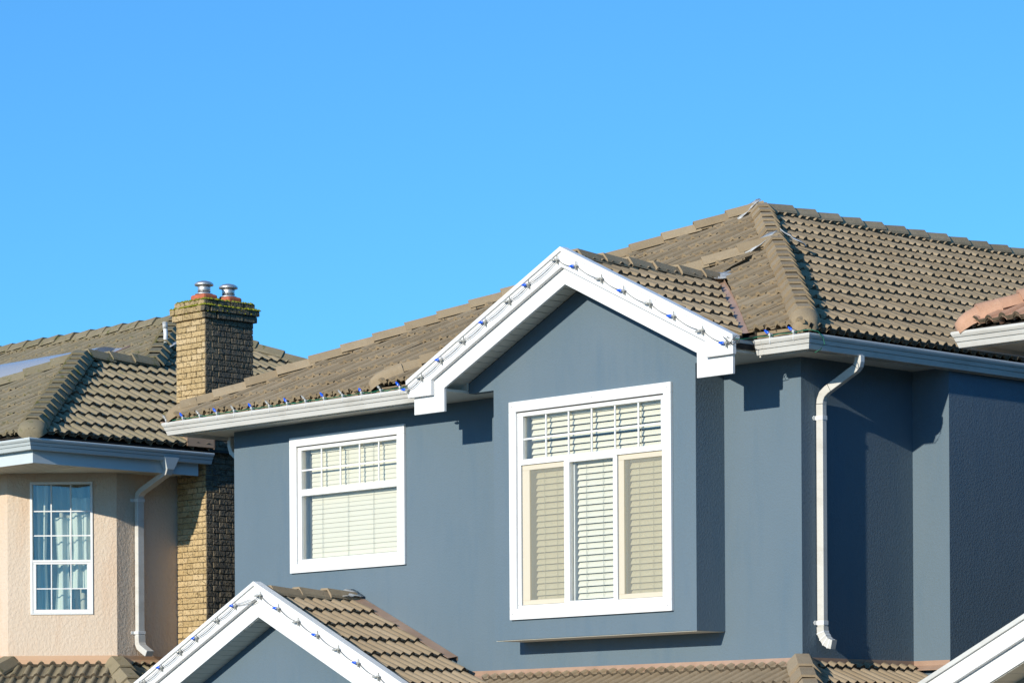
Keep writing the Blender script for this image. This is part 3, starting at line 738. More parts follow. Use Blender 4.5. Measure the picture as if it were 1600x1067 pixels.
for xa, xb in ((-3.608, -2.955), (-2.162, -1.514)):
    left = xa < -3
    b = MB(); fx = 0.115 if left else 0.085
    rect_ring(b, MWd, (xa + .006, xb - .002, 3.516, 5.019), (xa + fx, xb - .012, 3.566, 4.966), 0.006, 0.03)
    part('sash', b, MT['screenframe'], W2, label='tan framed side sash with insect screen', bevel=0.003)
    part('pane', MB().box(xa + fx, xb - .012, 0.016, 0.0165, 3.566, 4.966, MWd), MT['screenmesh'], W2)
muntins(W2, MWd, (-3.575, -1.526, 5.086, 5.549), (-3.232, -2.888, -2.543, -2.199, -1.859), (5.304,), 0.000)
blinds(W2, MWd, -3.53, -1.50, 5.09, 5.55, 0.0665, radians(63), 0.067, 0.095, (-3.30, -2.63, -1.88, -1.60))
for xa, xb in ((-3.46, -2.91), (-2.83, -2.22), (-2.05, -1.49)):
    blinds(W2, MWd, xa, xb, 3.56, 5.02, 0.0665, radians(63), 0.071, 0.09, (xa + 0.14, xb - .22))
b = MB()
b.box(-3.70, -3.585, 0.061, 0.33, 3.48, 5.60, MWd); b.box(-1.469, -1.43, 0.061, 0.33, 3.48, 5.60, MWd); b.box(-3.585, -1.469, .061, .33, 3.45, 3.50, MWd); b.box(-3.585, -1.469, .061, .33, 5.575, 5.62, MWd)
b.box(-2.90, -2.86, .061, .14, 3.5, 5.03, MWd); b.box(-2.215, -2.15, .061, .14, 3.5, 5.03, MWd)
part('window_jamb', b, MT['vinyl'], W2)
for nx_, nz_ in ((-3.72, 3.42), (-3.45, 3.425), (-1.95, 3.425), (-1.42, 3.42), (-3.72, 5.66), (-2.5, 5.66), (-1.42, 5.66)):
    part('nail_head', MB().box(nx_ - .004, nx_ + .004, -0.0395, -0.037, nz_ - .004, nz_ + .004, MWd), MT['seam'], W2)
room(W2, MWd, -3.70, -1.43, 3.45, 5.62, 0.331, 1.2)

# downpipes -------------------------------------------------------------------
def pipe_straps(dp, pts, axis):
    for p in pts:
        b = MB()
        if axis == 'x':
            x, y, z = p
            b.box(x - .05, x + .047, y - .037, y + .037, z - .022, z + .022)
            b.prism([(0.001, y - .037, z - .022), (0.001, y - .066, z - .022), (0.001, y - .083, z), (0.001, y - .066, z + .022), (0.001, y - .037, z + .022)], (0.006, 0, 0))
        part('pipe_strap', b, MT['clip'], dp, bevel=0.002)
zb = 5.84
path = [(0.555, 0.25, zb + .01), (0.555, 0.25, zb - .05), (0.545, 0.25, zb - .085), (0.515, 0.25, zb - .115), (0.14, 0.25, 5.545), (0.085, 0.25, 5.505), (0.059, 0.25, 5.45), (0.053, 0.25, 5.40), (0.053, 0.25, 3.16)]
dp = part('downpipe', MB().rect_pipe(path, (0, 1, 0), 0.066, 0.086), MT['gutter'], H, bevel=0.006)
pe = [(0.053, 0.25, 3.16), (0.056, 0.25, 3.10), (0.085, 0.25, 3.05), (0.115, 0.25, 3.01), (0.16, 0.25, 2.985), (0.20, 0.25, 2.975)]
part('pipe_elbow', MB().rect_pipe(pe, (0, 1, 0), 0.074, 0.092), MT['gutter'], dp)
for i in range(1, 5):
    p = Vector(pe[i]); t = (Vector(pe[i + 1]) - Vector(pe[i - 1])).normalized()
    part('elbow_rib', MB().rect_pipe([p - t * .006, p + t * .006], (0, 1, 0), 0.080, 0.099), MT['clip'], dp)
for k in (3.5, ):
    pass
pipe_straps(dp, [(0.053, 0.25, 5.27), (0.053, 0.25, 3.20)], 'x')
# joint lines on the offset
for p, t in (((0.525, .25, 5.745), (-.6, 0, -.8)), ((0.18, .25, 5.566), (-.85, 0, -.5)), ((0.053, .25, 5.41), (0, 0, -1))):
    p = Vector(p); t = Vector(t).normalized(); part('pipe_joint', MB().rect_pipe([p - t * .003, p + t * .003], (0, 1, 0), 0.068, 0.088), MT['seam'], dp)
# pipe on the left end of the house, half hidden behind the corner
path = [(-9.50, 0.30, 5.87), (-9.50, 0.30, 5.76), (-9.47, 0.30, 5.68), (-9.22, 0.30, 5.50), (-9.14, 0.30, 5.42), (-9.125, .30, 5.30), (-9.125, .30, 3.0)]
part('downpipe', MB().rect_pipe(path, (0, 1, 0), 0.085, 0.06), MT['gutter'], H, bevel=0.006)

place_pieces(cands, 300, 'tile', 'roof_tiles', H)

# =================================================================== CHRISTMAS LIGHT STRINGS
def bulb_mesh(mat):
    prof = [(0.002, 0.0), (0.009, 0.004), (0.0155, 0.018), (0.0165, 0.032), (0.0135, 0.050), (0.008, 0.067), (0.0025, 0.078)]
    return MB().lathe(prof, (0, 0, 0), 10).mesh('bulb', mat)
def socket_mesh():
    return MB().lathe([(0.009, -0.035), (0.011, -0.033), (0.012, 0.0), (0.012, 0.006)], (0, 0, 0), 8).mesh('socket', MT['greyclip'])
BM = {'b': bulb_mesh(MT['bluebulb']), 'c': bulb_mesh(MT['clearbulb'])}; SM = socket_mesh()
def add_bulb(root, p, d, kind, clip='v', clipmat=None):
    d = Vector(d).normalized(); R_ = d.to_track_quat('Z', 'Y').to_matrix().to_4x4(); R_.translation = Vector(p)
    o_ = link('bulb', BM[kind], root, R_); o_['label'] = 'blue bulb' if kind == 'b' else 'clear bulb'
    link('socket', SM, root, R_)
def string_thing(label, loc, group='outdoor bulb strings on the blue house'):
    return thing('light_string', label, 'string lights', loc, group)
# left gutter
LS = string_thing('green light string with blue and clear bulbs on the long left gutter', (-9.7, -0.6, 5.99))
yw = -0.583; zw = 6.02; pts = []; n = 15
for i in range(n):
    x = -9.66 + i * 0.3275; k = 'c' if i % 2 == 0 else 'b'
    if i == n - 1: k = 'b'
    add_bulb(LS, (x - .01, yw, zw + 0.018), (-0.75 + random.uniform(-.1, .1), random.uniform(-.2, .2), 0.75), k)
    b = MB(); b.box(x + .016, x + .022, -0.606, -0.560, 5.955, 6.035); b.box(x + .006, x + .030, -0.609, -0.600, 6.018, 6.026)
    part('bulb_clip', b, MT['clip'], LS)
    pts.append((x, yw, zw)); pts.append((x + .11, yw + .006, zw - .006 + random.uniform(-.004, .004))); pts.append((x + .22, yw, zw - .004))
pts = [p for p in pts if p[0] < -4.97]
part('light_cable', MB().tube(pts, 0.0055, 5), MT['wiregreen'], LS)
part('light_cable', MB().tube([(x, y + .012 * sin(i * 1.7), z + .007 * cos(i * 2.3)) for i, (x, y, z) in enumerate(pts)], 0.004, 5), MT['wiregreen'], LS)
# right gutter
LS = string_thing('short green light string with two blue bulbs at the right gutter corner', (0.0, -0.6, 5.99))
pts = [(-0.13 + i * 0.06, yw + .004 * sin(i * 2.), zw + .005 * sin(i * 1.3) + (.0 if i < 10 else -.0)) for i in range(12)]
pts += [(0.60, -0.56, 6.03), (0.64, -0.48, 6.015), (0.652, -0.42, 5.96), (0.655, -0.40, 5.90), (0.62, -0.42, 5.845), (0.58, -0.46, 5.815)]
part('light_cable', MB().tube(pts, 0.005, 5), MT['wiregreen'], LS)
for x in (0.09, 0.40):
    add_bulb(LS, (x, yw, zw + .02), (-0.8, 0, 0.55), 'b')
    b = MB(); b.box(x + .022, x + .028, -0.606, -0.560, 5.94, 6.045); b.box(x + .010, x + .038, -0.609, -0.600, 6.02, 6.028)
    part('bulb_clip', b, MT['clip'], LS)
# along a gable rake
def rake_string(label, loc, xc, ztop, slope, y, stations, drop=0.10, gd=0.0):
    LS = string_thing(label, loc); prev = None; P = []; P2 = []
    for x, k in stations:
        z = ztop - slope * abs(x - xc) - drop
        add_bulb(LS, (x - .016, y - .012, z + random.uniform(-.004, .004)), (-1, -0.15, random.uniform(-.12, .16)), k)
        b = MB(); b.box(x - .006, x + .006, y - .018, y + .012, z - 0.045, z - 0.005); b.box(x - .002, x + .003, y - .014, y - .004, z - .01, z + .045)
        b.box(x - .010, x + .024, y - .016, y - .008, z - .005, z + .001)
        part('bulb_clip', b, MT['greyclip'], LS)
        if prev:
            for j in range(1, 7):
                t = j / 7; sg_ = 4 * t * (1 - t)
                P.append((prev[0] + (x - prev[0]) * t, y - .006, prev[1] + (z - prev[1]) * t - 0.030 * sg_))
                P2.append((prev[0] + (x - prev[0]) * t, y - .004, prev[1] + (z - prev[1]) * t + (0.012 - 0.010 * sg_)))
        P.append((x, y - .006, z)); P2.append((x, y - .004, z + .012)); prev = (x, z)
    part('light_cable', MB().tube(P, 0.0036, 5), MT['wirewhite'], LS)
    L2 = [p for p in P2 if p[0] < xc]
    if len(L2) > 2: part('light_cable', MB().tube(L2, 0.0028, 5), MT['wirewhite'], LS)
    return LS
st = [(-4.93, 'b'), (-4.70, 'c'), (-4.38, 'b'), (-4.02, 'c'), (-3.68, 'b'), (-3.30, 'c'), (-3.01, 'b'), (-2.58, 'c'), (-2.30, 'b'), (-1.93, 'c'), (-1.61, 'b'), (-1.24, 'c'), (-0.91, 'b'), (-0.52, 'c'), (-0.20, 'b')]
LS = rake_string('grey light string with blue and clear bulbs on the white gable above the bay window', (XC, -0.88, 7.1), XC, 7.19, sg, -0.888, st)
tang = [(-0.20 + 0.09 * sin(i * .9) + .01 * i, -0.885 + .01 * sin(i), 5.97 + 0.045 * sin(i * 1.35 + 1)) for i in range(14)]
part('light_cable', MB().tube(tang, 0.004, 5), MT['wirewhite'], LS)
tang = [(-0.13, -.87, 5.99), (-0.10, -.80, 5.985), (-.07, -.7, 6.0), (-.1, -.62, 6.01), (-.13, -.585, 6.02)]
part('light_cable', MB().tube(tang, 0.004, 5), MT['wiregreen'], LS)
st = [(PX + PH * 0 + dx, k) for dx, k in ((-2.35, 'b'), (-2.02, 'c'), (-1.69, 'b'), (-1.33, 'c'), (-1.03, 'b'), (-0.64, 'c'), (-0.32, 'b'), (0.13, 'c'), (0.45, 'b'), (0.79, 'c'), (1.12, 'b'), (1.47, 'c'), (1.80, 'b'), (2.13, 'c'), (2.45, 'b'))]
rake_string('grey light string with blue and clear bulbs on the low white porch gable', (PX, -1.54, 3.8), PX, ZP, sp, PY - 0.068, st)

# =================================================================== BEIGE HOUSE (left)
B2 = Vector((-16, 4, 0))
H2 = thing('beige_house', 'peach stucco house with yellow brick chimney, left of the blue house', 'house', B2)
KX, KY = -11.717, -1.145; XW = -12.509; Z2 = 5.95
b = MB(); ZS2 = 5.70
ang_o = Vector((-13.524, -0.226, 0)); a45 = Vector((1, 1, 0)).normalized(); n45 = Vector((1, -1, 0)).normalized()   # n45 points outwards
M45 = Matrix((a45, -n45, Vector((0, 0, 1)))).transposed().to_4x4(); M45.translation = ang_o
L45 = 1.436
hole = (0.297, 1.126, 3.834, 5.575)
holed(b, M45, 0, L45, 0, ZS2, hole=hole, th=0.14)
b.box(XW - .15, XW, 0.79, 8, 0, ZS2); b.box(-19, -13.524, -0.226, -0.08, 0, ZS2); b.box(-19, XW - .15, 7.85, 8, 0, ZS2)
part('wall', b, MT['beige'], H2)
part('soffit', MB().prism([(KX - .20, KY + .20, ZS2 - .012), (KX - .20, 1.66, ZS2 - .012), (XW - .05, 1.66, ZS2 - .012), (XW - 1.4, 1.66, ZS2 - .012), (-19, 1.66, ZS2 - .012), (-19, KY + .20, ZS2 - .012)], (0, 0, .02)), MT['soffit'], H2)
for i in range(9):
    y_ = KY + .24 + i * 0.10
    part('soffit_seam', MB().box(-19, KX - .21, y_, y_ + .006, ZS2 - .016, ZS2 - .0125), MT['gutter'], H2)
b = MB()
b.box(KX - .20, KX - .165, KY + .165, 1.655, 5.655, 5.93); b.box(-19, KX - .20, KY + .165, KY + .20, 5.655, 5.93)
MT['bluewhite'] = paint('pale_fascia_paint', (0.55, 0.60, 0.60), 0.3)
part('fascia_board', b, MT['bluewhite'], H2)
GP2 = [(a * 1.0, z_ * 0.93) for a, z_ in GPROF]
part('gutter', sweep([(-19, KY + .165), (KX - .165, KY + .165), (KX - .165, 1.80)], [(a * 1.35, z_) for a, z_ in GP2], Z2), MT['bluewhite'], H2)

cand2 = []
s2 = 0.5; q2 = sqrt(1 + s2 * s2); E2 = (KX - .05, KY + .05); ZE2 = Z2 + 0.05
wh = 2.93; YR2 = 3.05; a2 = 2.05
wt = (E2[0] - wh, E2[1] + wh, ZE2 + s2 * wh)            # wing hip top
TT = (wt[0] - a2, YR2 + a2, wt[2] + s2 * a2)            # main ridge end
TB = (TT[0] + (wh + a2), TT[1] + (wh + a2), ZE2)
b = MB(); d_ = -0.03
def dn(p): return (p[0], p[1], p[2] + d_)
wl = (wt[0] - wh, E2[1], ZE2); rr = (wt[0], YR2, wt[2]); lm = (wt[0] - wh, YR2 - wh, ZE2)
far = -26
b.add([dn(p) for p in [(E2[0], E2[1], ZE2), wl, wt, rr, TT, TB, (E2[0], TB[1] + .001, ZE2), lm, (far, TT[1], TT[2]), (far, YR2 - wh, ZE2), (far, TB[1], ZE2)]],
      [(1, 0, 2), (0, 5, 4, 3, 2), (1, 2, 3, 7), (7, 3, 4, 8, 9), (4, 5, 10, 8)])
roof2 = part('roof', b, MT['deck'], H2)
kw = dict(w=0.345, ex=0.415, key='h2')
MR2 = frame((E2[0], E2[1], ZE2), (0, 1, 0), (-1, 0, s2))
# plane facing right: in front of the chimney and behind it
ych = 1.785 - E2[1]; yce = 2.60 - E2[1]; vch = (E2[0] + 11.868) * q2; vch2 = (E2[0] + 12.50) * q2
cand2 += [c + [roof2] for c in field(MR2, [(0, 0), (ych, 0), (ych, ych * q2)], MT['tile2'], **kw)]
top2 = (wh + a2) * q2
cand2 += [c + [roof2] for c in field(MR2, [(ych, vch2), (yce, vch2), (yce, wh * q2), (wh, wh * q2), (ych, ych * q2)], MT['tile2'], **kw)]
cand2 += [c + [roof2] for c in field(MR2, [(yce, 0), (TB[1] - E2[1], 0), (TB[1] - E2[1] - wh, wh * q2), (yce, wh * q2)], MT['tile2'], **kw)]
cand2 += [c + [roof2] for c in field(MR2, [(YR2 - E2[1], wh * q2), (TB[1] - E2[1] - wh, wh * q2), (TT[1] - E2[1], top2)], MT['tile2'], **kw)]
# wing front
MF2 = frame((wl[0], E2[1], ZE2), (1, 0, 0), (0, 1, s2))
cand2 += [c + [roof2] for c in field(MF2, [(0, 0), (2 * wh, 0), (wh, wh * q2)], MT['tile2'], jitter=1.2, flat=0.036, **kw)]
# main front slope
MM2 = frame((far, YR2 - wh, ZE2), (1, 0, 0), (0, 1, s2)); ux = lambda X: X - far
cand2 += [c + [roof2] for c in field(MM2, [(ux(-21), 0), (ux(lm[0]), 0), (ux(rr[0]), wh * q2), (ux(TT[0]), top2), (ux(-21), top2)], MT['tile2'], jitter=1.2, flat=0.036, **kw)]
C2 = MT['cap2']
cap_run((E2[0], E2[1], ZE2), wt, roof2, C2, ex=0.30, starter=True, trim=0.22, size=1.25)
cap_run((wt[0], wt[1] + .05, wt[2]), (rr[0], rr[1] - .02, rr[2] + .001), roof2, C2, ex=0.36, size=1.15)
cap_run(wl, wt, roof2, C2, ex=0.40, size=1.05)
cap_run(rr, TT, roof2, C2, ex=0.36, size=1.25)
cap_run(TB, TT, roof2, C2, ex=0.42, size=1.1)
cap_run((TT[0], TT[1], TT[2]), (-23, TT[1], TT[2] + .001), roof2, C2, ex=0.40, size=1.1)
# flashing of the chimney on the roof
b = MB()
z_at = lambda X: ZE2 + s2 * (E2[0] - X)
b.prism([(-11.74, 1.36, z_at(-11.74) + .11), (-11.74, 1.80, z_at(-11.74) + .11), (-12.30, 1.80, z_at(-12.30) + .11), (-12.30, 1.36, z_at(-12.30) + .11)], (0, 0, .006))
b.prism([(-11.80, 1.772, z_at(-11.8) - .05), (-12.49, 1.772, z_at(-12.49) - .05), (-12.49, 1.772, z_at(-12.49) + .17), (-11.80, 1.772, z_at(-11.8) + .17)], (0, 0.006, 0))
b.prism([(-11.735, 1.36, 6.02), (-11.735, 1.82, 6.02), (-11.735, 1.82, 6.13), (-11.735, 1.36, 6.13)], (-.006, 0, 0))
b.prism([(-11.735, 1.806, 6.00), (-11.86, 1.806, 6.04), (-11.86, 1.806, 6.24), (-11.735, 1.806, 6.13)], (0, 0.006, 0))
part('chimney_flashing', b, MT['tanflash'], H2)
# vent pipe on the roof
VP = Vector((-15.42, 3.85, 0)); VP.z = ZE2 + s2 * (VP.y - (YR2 - wh)) + .03
vpipe = part('vent_pipe', MB().tube([VP, VP + Vector((.012, 0, .20)), VP + Vector((-.005, 0, .36))], 0.030, 12), MT['clip'], roof2)
part('vent_collar', MB().tube([VP + Vector((.000, 0, .28)), VP + Vector((-.006, 0, .38))], 0.036, 12), MT['lead'], roof2)
lead_patch('lead_flashing', [VP + Vector((-.22, -.22, -.08)), VP + Vector((.16, -.22, -.08)), VP + Vector((.16, .16, .10)), VP + Vector((-.22, .16, .10))], roof2, seed=21)
# skylight on the main slope
zm = lambda Y: ZE2 + s2 * (Y - (YR2 - wh))
b = MB(); x0_, x1_ = -21.0, -16.65; y0_, y1_ = 3.10, 4.05
sk = MB(); n = 8
vs = []
for i in range(n + 1):
    t = i / n; Y = y0_ + (y1_ - y0_) * t; hh = 0.10 + 0.16 * sin(pi * t)
    vs += [(x0_, Y, zm(Y) + hh), (x1_ - .10 - .25 * abs(t - .5), Y, zm(Y) + hh)]
sk.add(vs, [(2 * i, 2 * i + 1, 2 * i + 3, 2 * i + 2) for i in range(n)], True)
sk.add([vs[2 * i + 1] for i in range(n + 1)] + [(x1_, y1_, zm(y1_) + .08), (x1_, y0_, zm(y0_) + .08)], [tuple(range(n + 3))])
skl = part('skylight', sk, MT['skylight'], H2)
b.box(x0_, x1_, y0_ - .06, y0_, zm(y0_) + .02, zm(y0_) + .12); b.prism([(x1_, y0_ - .06, zm(y0_)), (x1_ + .06, y0_ - .06, zm(y0_)), (x1_ + .06, y1_ + .06, zm(y1_)), (x1_, y1_ + .06, zm(y1_))], (0, 0, .12))
part('skylight_curb', b, MT['brownflash'], skl)

# chimney --------------------------------------------------------------------
cx0, cx1, cy0, cy1 = -12.50, -11.868, 1.785, 2.588
ch = part('chimney', MB().box(cx0 + .012, cx1 - .012, cy0 + .012, cy1 - .012, 0, 7.98), MT['mortar'], H2)
BR = {}
def brick_mesh(w_, d_, h_):
    k = (round(w_, 3), round(d_, 3), round(h_, 3))
    if k not in BR:
        vs = []; r_ = random.Random(hash(k) & 0xffff)
        bm = bmesh.new(); bmesh.ops.create_cube(bm, size=1)
        bmesh.ops.scale(bm, vec=(w_, d_, h_), verts=bm.verts)
        bmesh.ops.bevel(bm, geom=bm.edges[:], offset=0.006, segments=1, affect='EDGES')
        for v_ in bm.verts: v_.co += Vector((r_.uniform(-1, 1), r_.uniform(-1, 1), r_.uniform(-1, 1))) * 0.0018
        me = bpy.data.meshes.new('brick'); bm.to_mesh(me); bm.free(); me.materials.append(MT['brick']); BR[k] = me
    return BR[k]
bc = []; CH = 0.0765; z = 3.0; course = 0
def course_bricks(z, h, o, parity):
    X0, X1, Y0, Y1 = cx0 - o, cx1 + o, cy0 - o, cy1 + o
    lx = X1 - X0; ly = Y1 - Y0; th = 0.09
    # front face
    D0 = 0.10 if parity else 0.205
    cuts = [0, .11, .33, .55, lx] if parity else [0, .22, .44, lx]
    for a, c in zip(cuts[:-1], cuts[1:]):
        w_ = c - a - 0.008
        th = D0 - .008 if c == lx else 0.09
        p = Vector((X0 + (a + c) / 2, Y0 + th / 2 - .006 + random.uniform(-.004, .003), z + h / 2))
        jx = Matrix.Translation(p) @ Matrix.Rotation(random.uniform(-1, 1) * .01, 4, 'Z')
        bc.append([score(p, Vector((0, -1, 0)), w_ * h * (1.2 if c == lx else 1)), brick_mesh(w_, th, h - .008), jx, MT['brick'], ch])
    th = 0.09; y_a = Y0 + D0
    cuts = [y_a]; stp = .215; y_ = y_a + stp
    while y_ < Y1 - .05: 
        if y_ > y_a + .02: cuts.append(y_)
        y_ += stp
    cuts.append(Y1)
    for a, c in zip(cuts[:-1], cuts[1:]):
        w_ = c - a - 0.008
        if w_ < .02: continue
        p = Vector((X1 - th / 2 + .006 + random.uniform(-.003, .004), (a + c) / 2, z + h / 2))
        bc.append([score(p, Vector((1, 0, 0)), w_ * h), brick_mesh(th, w_, h - .008), Matrix.Translation(p) @ Matrix.Rotation(random.uniform(-1, 1) * .012, 4, 'Z'), MT['brick'], ch])
    # left and back faces
    bb = MB(); bb.box(X0 - .0, X0 + .05, Y0 + th, Y1, z, z + h - .008); bb.box(X0 + .05, X1 - th, Y1 - .05, Y1, z, z + h - .008)
    return bb
back = MB()
while z < 7.70:
    t_ = course_bricks(z, CH, 0, course % 2); back.add(t_.v, t_.f); z += CH; course += 1
for o_ in (0.040, 0.062, 0.018):
    t_ = course_bricks(z, 0.086, o_, course % 2); back.add(t_.v, t_.f); z += 0.086; course += 1
ZT = z
part('chimney_core', back, MT['brick'], ch)
part('mortar_cap', MB().box(cx0, cx1, cy0, cy1, ZT - .08, ZT - .006), MT['mortar'], ch)
place_pieces(bc, 290, 'brick', 'bricks', H2)
# moss on the ledges
ms = MB(); r_ = random.Random(5)
def clump(p, r):
    n = 7; vs = [p + Vector((0, 0, r * .75))]
    vs += [p + Vector((cos(2 * pi * k / n) * r * r_.uniform(.7, 1.3), sin(2 * pi * k / n) * r * r_.uniform(.7, 1.3), -r * .15)) for k in range(n)]
    ms.add(vs, [(0, 1 + k, 1 + (k + 1) % n) for k in range(n)], True)
for zz_, o_, amt in ((ZT - .004, 0.018, 130), (ZT - .088, 0.062, 170), (ZT - .17, 0.040, 10)):
    for k in range(amt):
        if r_.random() < 0.5: p = Vector((r_.uniform(cx0 - o_, cx1 + o_), cy0 - o_ + r_.uniform(0.0, .05), zz_))
        else: p = Vector((cx1 + o_ - r_.uniform(0.0, .05), r_.uniform(cy0 - o_, cy1 + o_), zz_))
        clump(p, r_.uniform(.014, .042))
for k in range(160):
    clump(Vector((r_.uniform(cx0, cx1), r_.uniform(cy0, cy1), ZT - .006)), r_.uniform(.015, .04))
for k in range(14):
    p = Vector((cx1 + .065, r_.uniform(cy0, cy1), ZT - .1 - r_.uniform(0, .06))); clump(p, r_.uniform(.008, .02))
part('moss', ms, MT['moss'], ch, kind='stuff')
for (fx, fy, dzf) in ((-12.20, 2.02, 0.0), (-12.14, 2.385, -0.01)):
    part('clay_flue', MB().box(fx - .15, fx + .15, fy - .12, fy + .12, ZT - .05, ZT + .105 + dzf), MT['clay'], ch, bevel=0.03)
    zc = ZT + .105 + dzf
    part('flue_cap', MB().lathe([(0.115, 0.0), (0.125, 0.008), (0.095, 0.022), (0.082, 0.024), (0.082, 0.038)], (fx, fy, zc), 24), MT['steel'], ch)
    part('flue_cap', MB().lathe([(0.082, 0.046), (0.084, 0.048), (0.087, 0.122), (0.075, 0.124)], (fx, fy, zc), 24), MT['steel'], ch)
    part('flue_cap', MB().lathe([(0.05, 0.126), (0.122, 0.122), (0.129, 0.128), (0.124, 0.150), (0.09, 0.172), (0.045, 0.184), (0.005, 0.187)], (fx, fy, zc), 24), MT['steel'], ch)
    sb = MB()
    for k in range(8):
        a = 2 * pi * k / 8; p = Vector((fx + .079 * cos(a), fy + .079 * sin(a), zc + .05)); sb.box(p.x - .006, p.x + .006, p.y - .006, p.y + .006, zc + .037, zc + .048)
    sb.lathe([(0.068, 0.02), (0.068, 0.125)], (fx, fy, zc), 16)
    part('flue_pipe', sb, MT['seam'], ch)

# window of the beige house ---------------------------------------------------
b = MB(); wx0, wx1, wz0, wz1 = 0.297, 1.126, 3.834, 5.575; rail = 4.522
rect_ring(b, M45, (wx0 + .002, wx1 - .002, wz0 + .002, wz1 - .002), (wx0 + .034, wx1 - .034, wz0 + .02, wz1 - .034), -0.018, 0.05)
b.box(wx0 + .034, wx1 - .034, -0.016, .05, rail - .0, rail + .03, M45)
W3 = part('window', b, MT['vinyl'], H2, label='tall white sash window with grid of small panes', bevel=0.003)
# the lower opening
b = MB(); rect_ring(b, M45, (wx0 + .034, wx1 - .034, wz0 + .021, rail - .001), (wx0 + .078, wx1 - .082, wz0 + .068, rail - .028), -0.010, 0.03)
part('sash', b, MT['vinyl'], W3, bevel=0.004)
part('pane', MB().box(wx0 + .034, wx1 - .034, .020, .0205, rail + .03, wz1 - .034, M45), MT['glass2'], W3)
part('pane', MB().box(wx0 + .078, wx1 - .082, .012, .0125, wz0 + .068, rail - .028, M45), MT['glass2'], W3)
gw = wx1 - wx0
muntins(W3, M45, (wx0 + .034, wx1 - .034, rail + .03, wz1 - .034), (wx0 + gw * .335, wx0 + gw * .645), (4.87, 5.19), 0.003, 0.016)
muntins(W3, M45, (wx0 + .078, wx1 - .082, wz0 + .068, rail - .028), (wx0 + gw * .335, wx0 + gw * .645), (4.175,), -0.004, 0.014)
def curtain(name, x0, x1, z0, z1, d, waves, lean=0.0, mat='curtain'):
    n = 48; vs = []
    for i in range(n + 1):
        t = i / n
        for zz_, k in ((z0, 0), (z0 + (z1 - z0) * .45, 1), (z1, 2)):
            x = x0 + (x1 - x0) * (t + (lean * (0.5 - t) * (1 - abs(k - 1.)) if True else 0))
            vs.append(M45 @ Vector((x, d + 0.035 * sin(t * waves * 2 * pi + k * .4), zz_)))
    f = []
    for i in range(n):
        for k in range(2): f.append((3 * i + k, 3 * i + 3 + k, 3 * i + 4 + k, 3 * i + 1 + k))
    part(name, MB().add(vs, f, True), MT[mat], W3)
curtain('curtain', wx0 + .0, wx0 + gw * .26, wz0, wz1, .16, 2, .3)
curtain('curtain', wx0 + gw * .34, wx0 + gw * .62, wz0 + .0, wz1 - .45, .22, 1.5, .35)
curtain('curtain', wx0 + gw * .60, wx1, wz0 + .35, wz1 - .2, .17, 2.5, .2)
curtain('added_sheer', wx0, wx1, wz0, wz1, .33, 6, .0, 'sheer')  # added full-width sheet, pale so the window interior looks lighter
part('chair', MB().tube([M45 @ Vector((wx0 + gw * .38, .30, wz0)), M45 @ Vector((wx0 + gw * .41, .30, 4.06)), M45 @ Vector((wx0 + gw * .66, .30, 4.06)), M45 @ Vector((wx0 + gw * .66, .30, wz0))], 0.008, 6), MT['tanflash'], W3)
room(W3, M45, wx0, wx1, wz0, wz1, .14, 0.8)

# downpipe of the beige house
yp = 1.12
path = [(KX - .10, yp, 5.84), (KX - .10, yp, 5.72), (KX - .13, yp, 5.66), (-12.38, yp, 5.46), (-12.44, yp, 5.42), (-12.455, yp, 5.36), (-12.455, yp, 3.56)]
dp2 = part('downpipe', MB().rect_pipe(path, (0, 1, 0), 0.105, 0.075), MT['gutter'], H2, bevel=0.008)
part('gutter_outlet', MB().add([(KX - .17, yp - .12, 5.86), (KX - .03, yp - .12, 5.86), (KX - .03, yp + .12, 5.86), (KX - .17, yp + .12, 5.86), (KX - .14, yp - .055, 5.70), (KX - .06, yp - .055, 5.70), (KX - .06, yp + .055, 5.70), (KX - .14, yp + .055, 5.70)], [(0, 1, 2, 3), (7, 6, 5, 4), (0, 4, 5, 1), (1, 5, 6, 2), (2, 6, 7, 3), (3, 7, 4, 0)]), MT['bluewhite'], dp2)
part('pipe_elbow', MB().rect_pipe([(-12.455, yp, 3.57), (-12.45, yp, 3.46), (-12.42, yp, 3.41), (-12.34, yp + .02, 3.35), (-12.29, yp + .03, 3.32)], (0, 1, 0), 0.12, 0.085), MT['gutter'], dp2, bevel=.006)
for z_ in (5.34, 3.60):
    b = MB(); b.box(-12.50, -12.41, yp - .062, yp + .062, z_ - .02, z_ + .02); b.box(-12.508, -12.50, yp - .11, yp - .06, z_ - .02, z_ + .02)
    part('pipe_strap', b, MT['clip'], dp2, bevel=.003)

# lower skirt roof of the beige house
ZL2 = 3.15; s3 = 0.45; q3 = sqrt(1 + s3 * s3); LO3 = 1.5
p0 = Vector((-19, -0.226, ZL2)); p1 = Vector((-13.524, -0.226, ZL2)); p2 = Vector((-12.509, 0.79, ZL2)); p3 = Vector((-12.509, 6, ZL2))
t225 = math.tan(radians(22.5))
def off(p, kind, d):
    if kind == 1: v_ = Vector((t225, -1, 0))
    elif kind == 2: v_ = Vector((1, -t225, 0))
    elif kind == 0: v_ = Vector((0, -1, 0))
    else: v_ = Vector((1, 0, 0))
    return p + v_ * d - Vector((0, 0, s3 * d))
b = MB(); dd = Vector((0, 0, -.03))
for pa, ka, pb, kb in ((p0, 0, p1, 1), (p1, 1, p2, 2), (p2, 2, p3, 3)):
    b.add([pa + dd, pb + dd, off(pb, kb, LO3) + dd, off(pa, ka, LO3) + dd], [(3, 2, 1, 0)])
low2 = part('lower_roof', b, MT['deck'], H2)
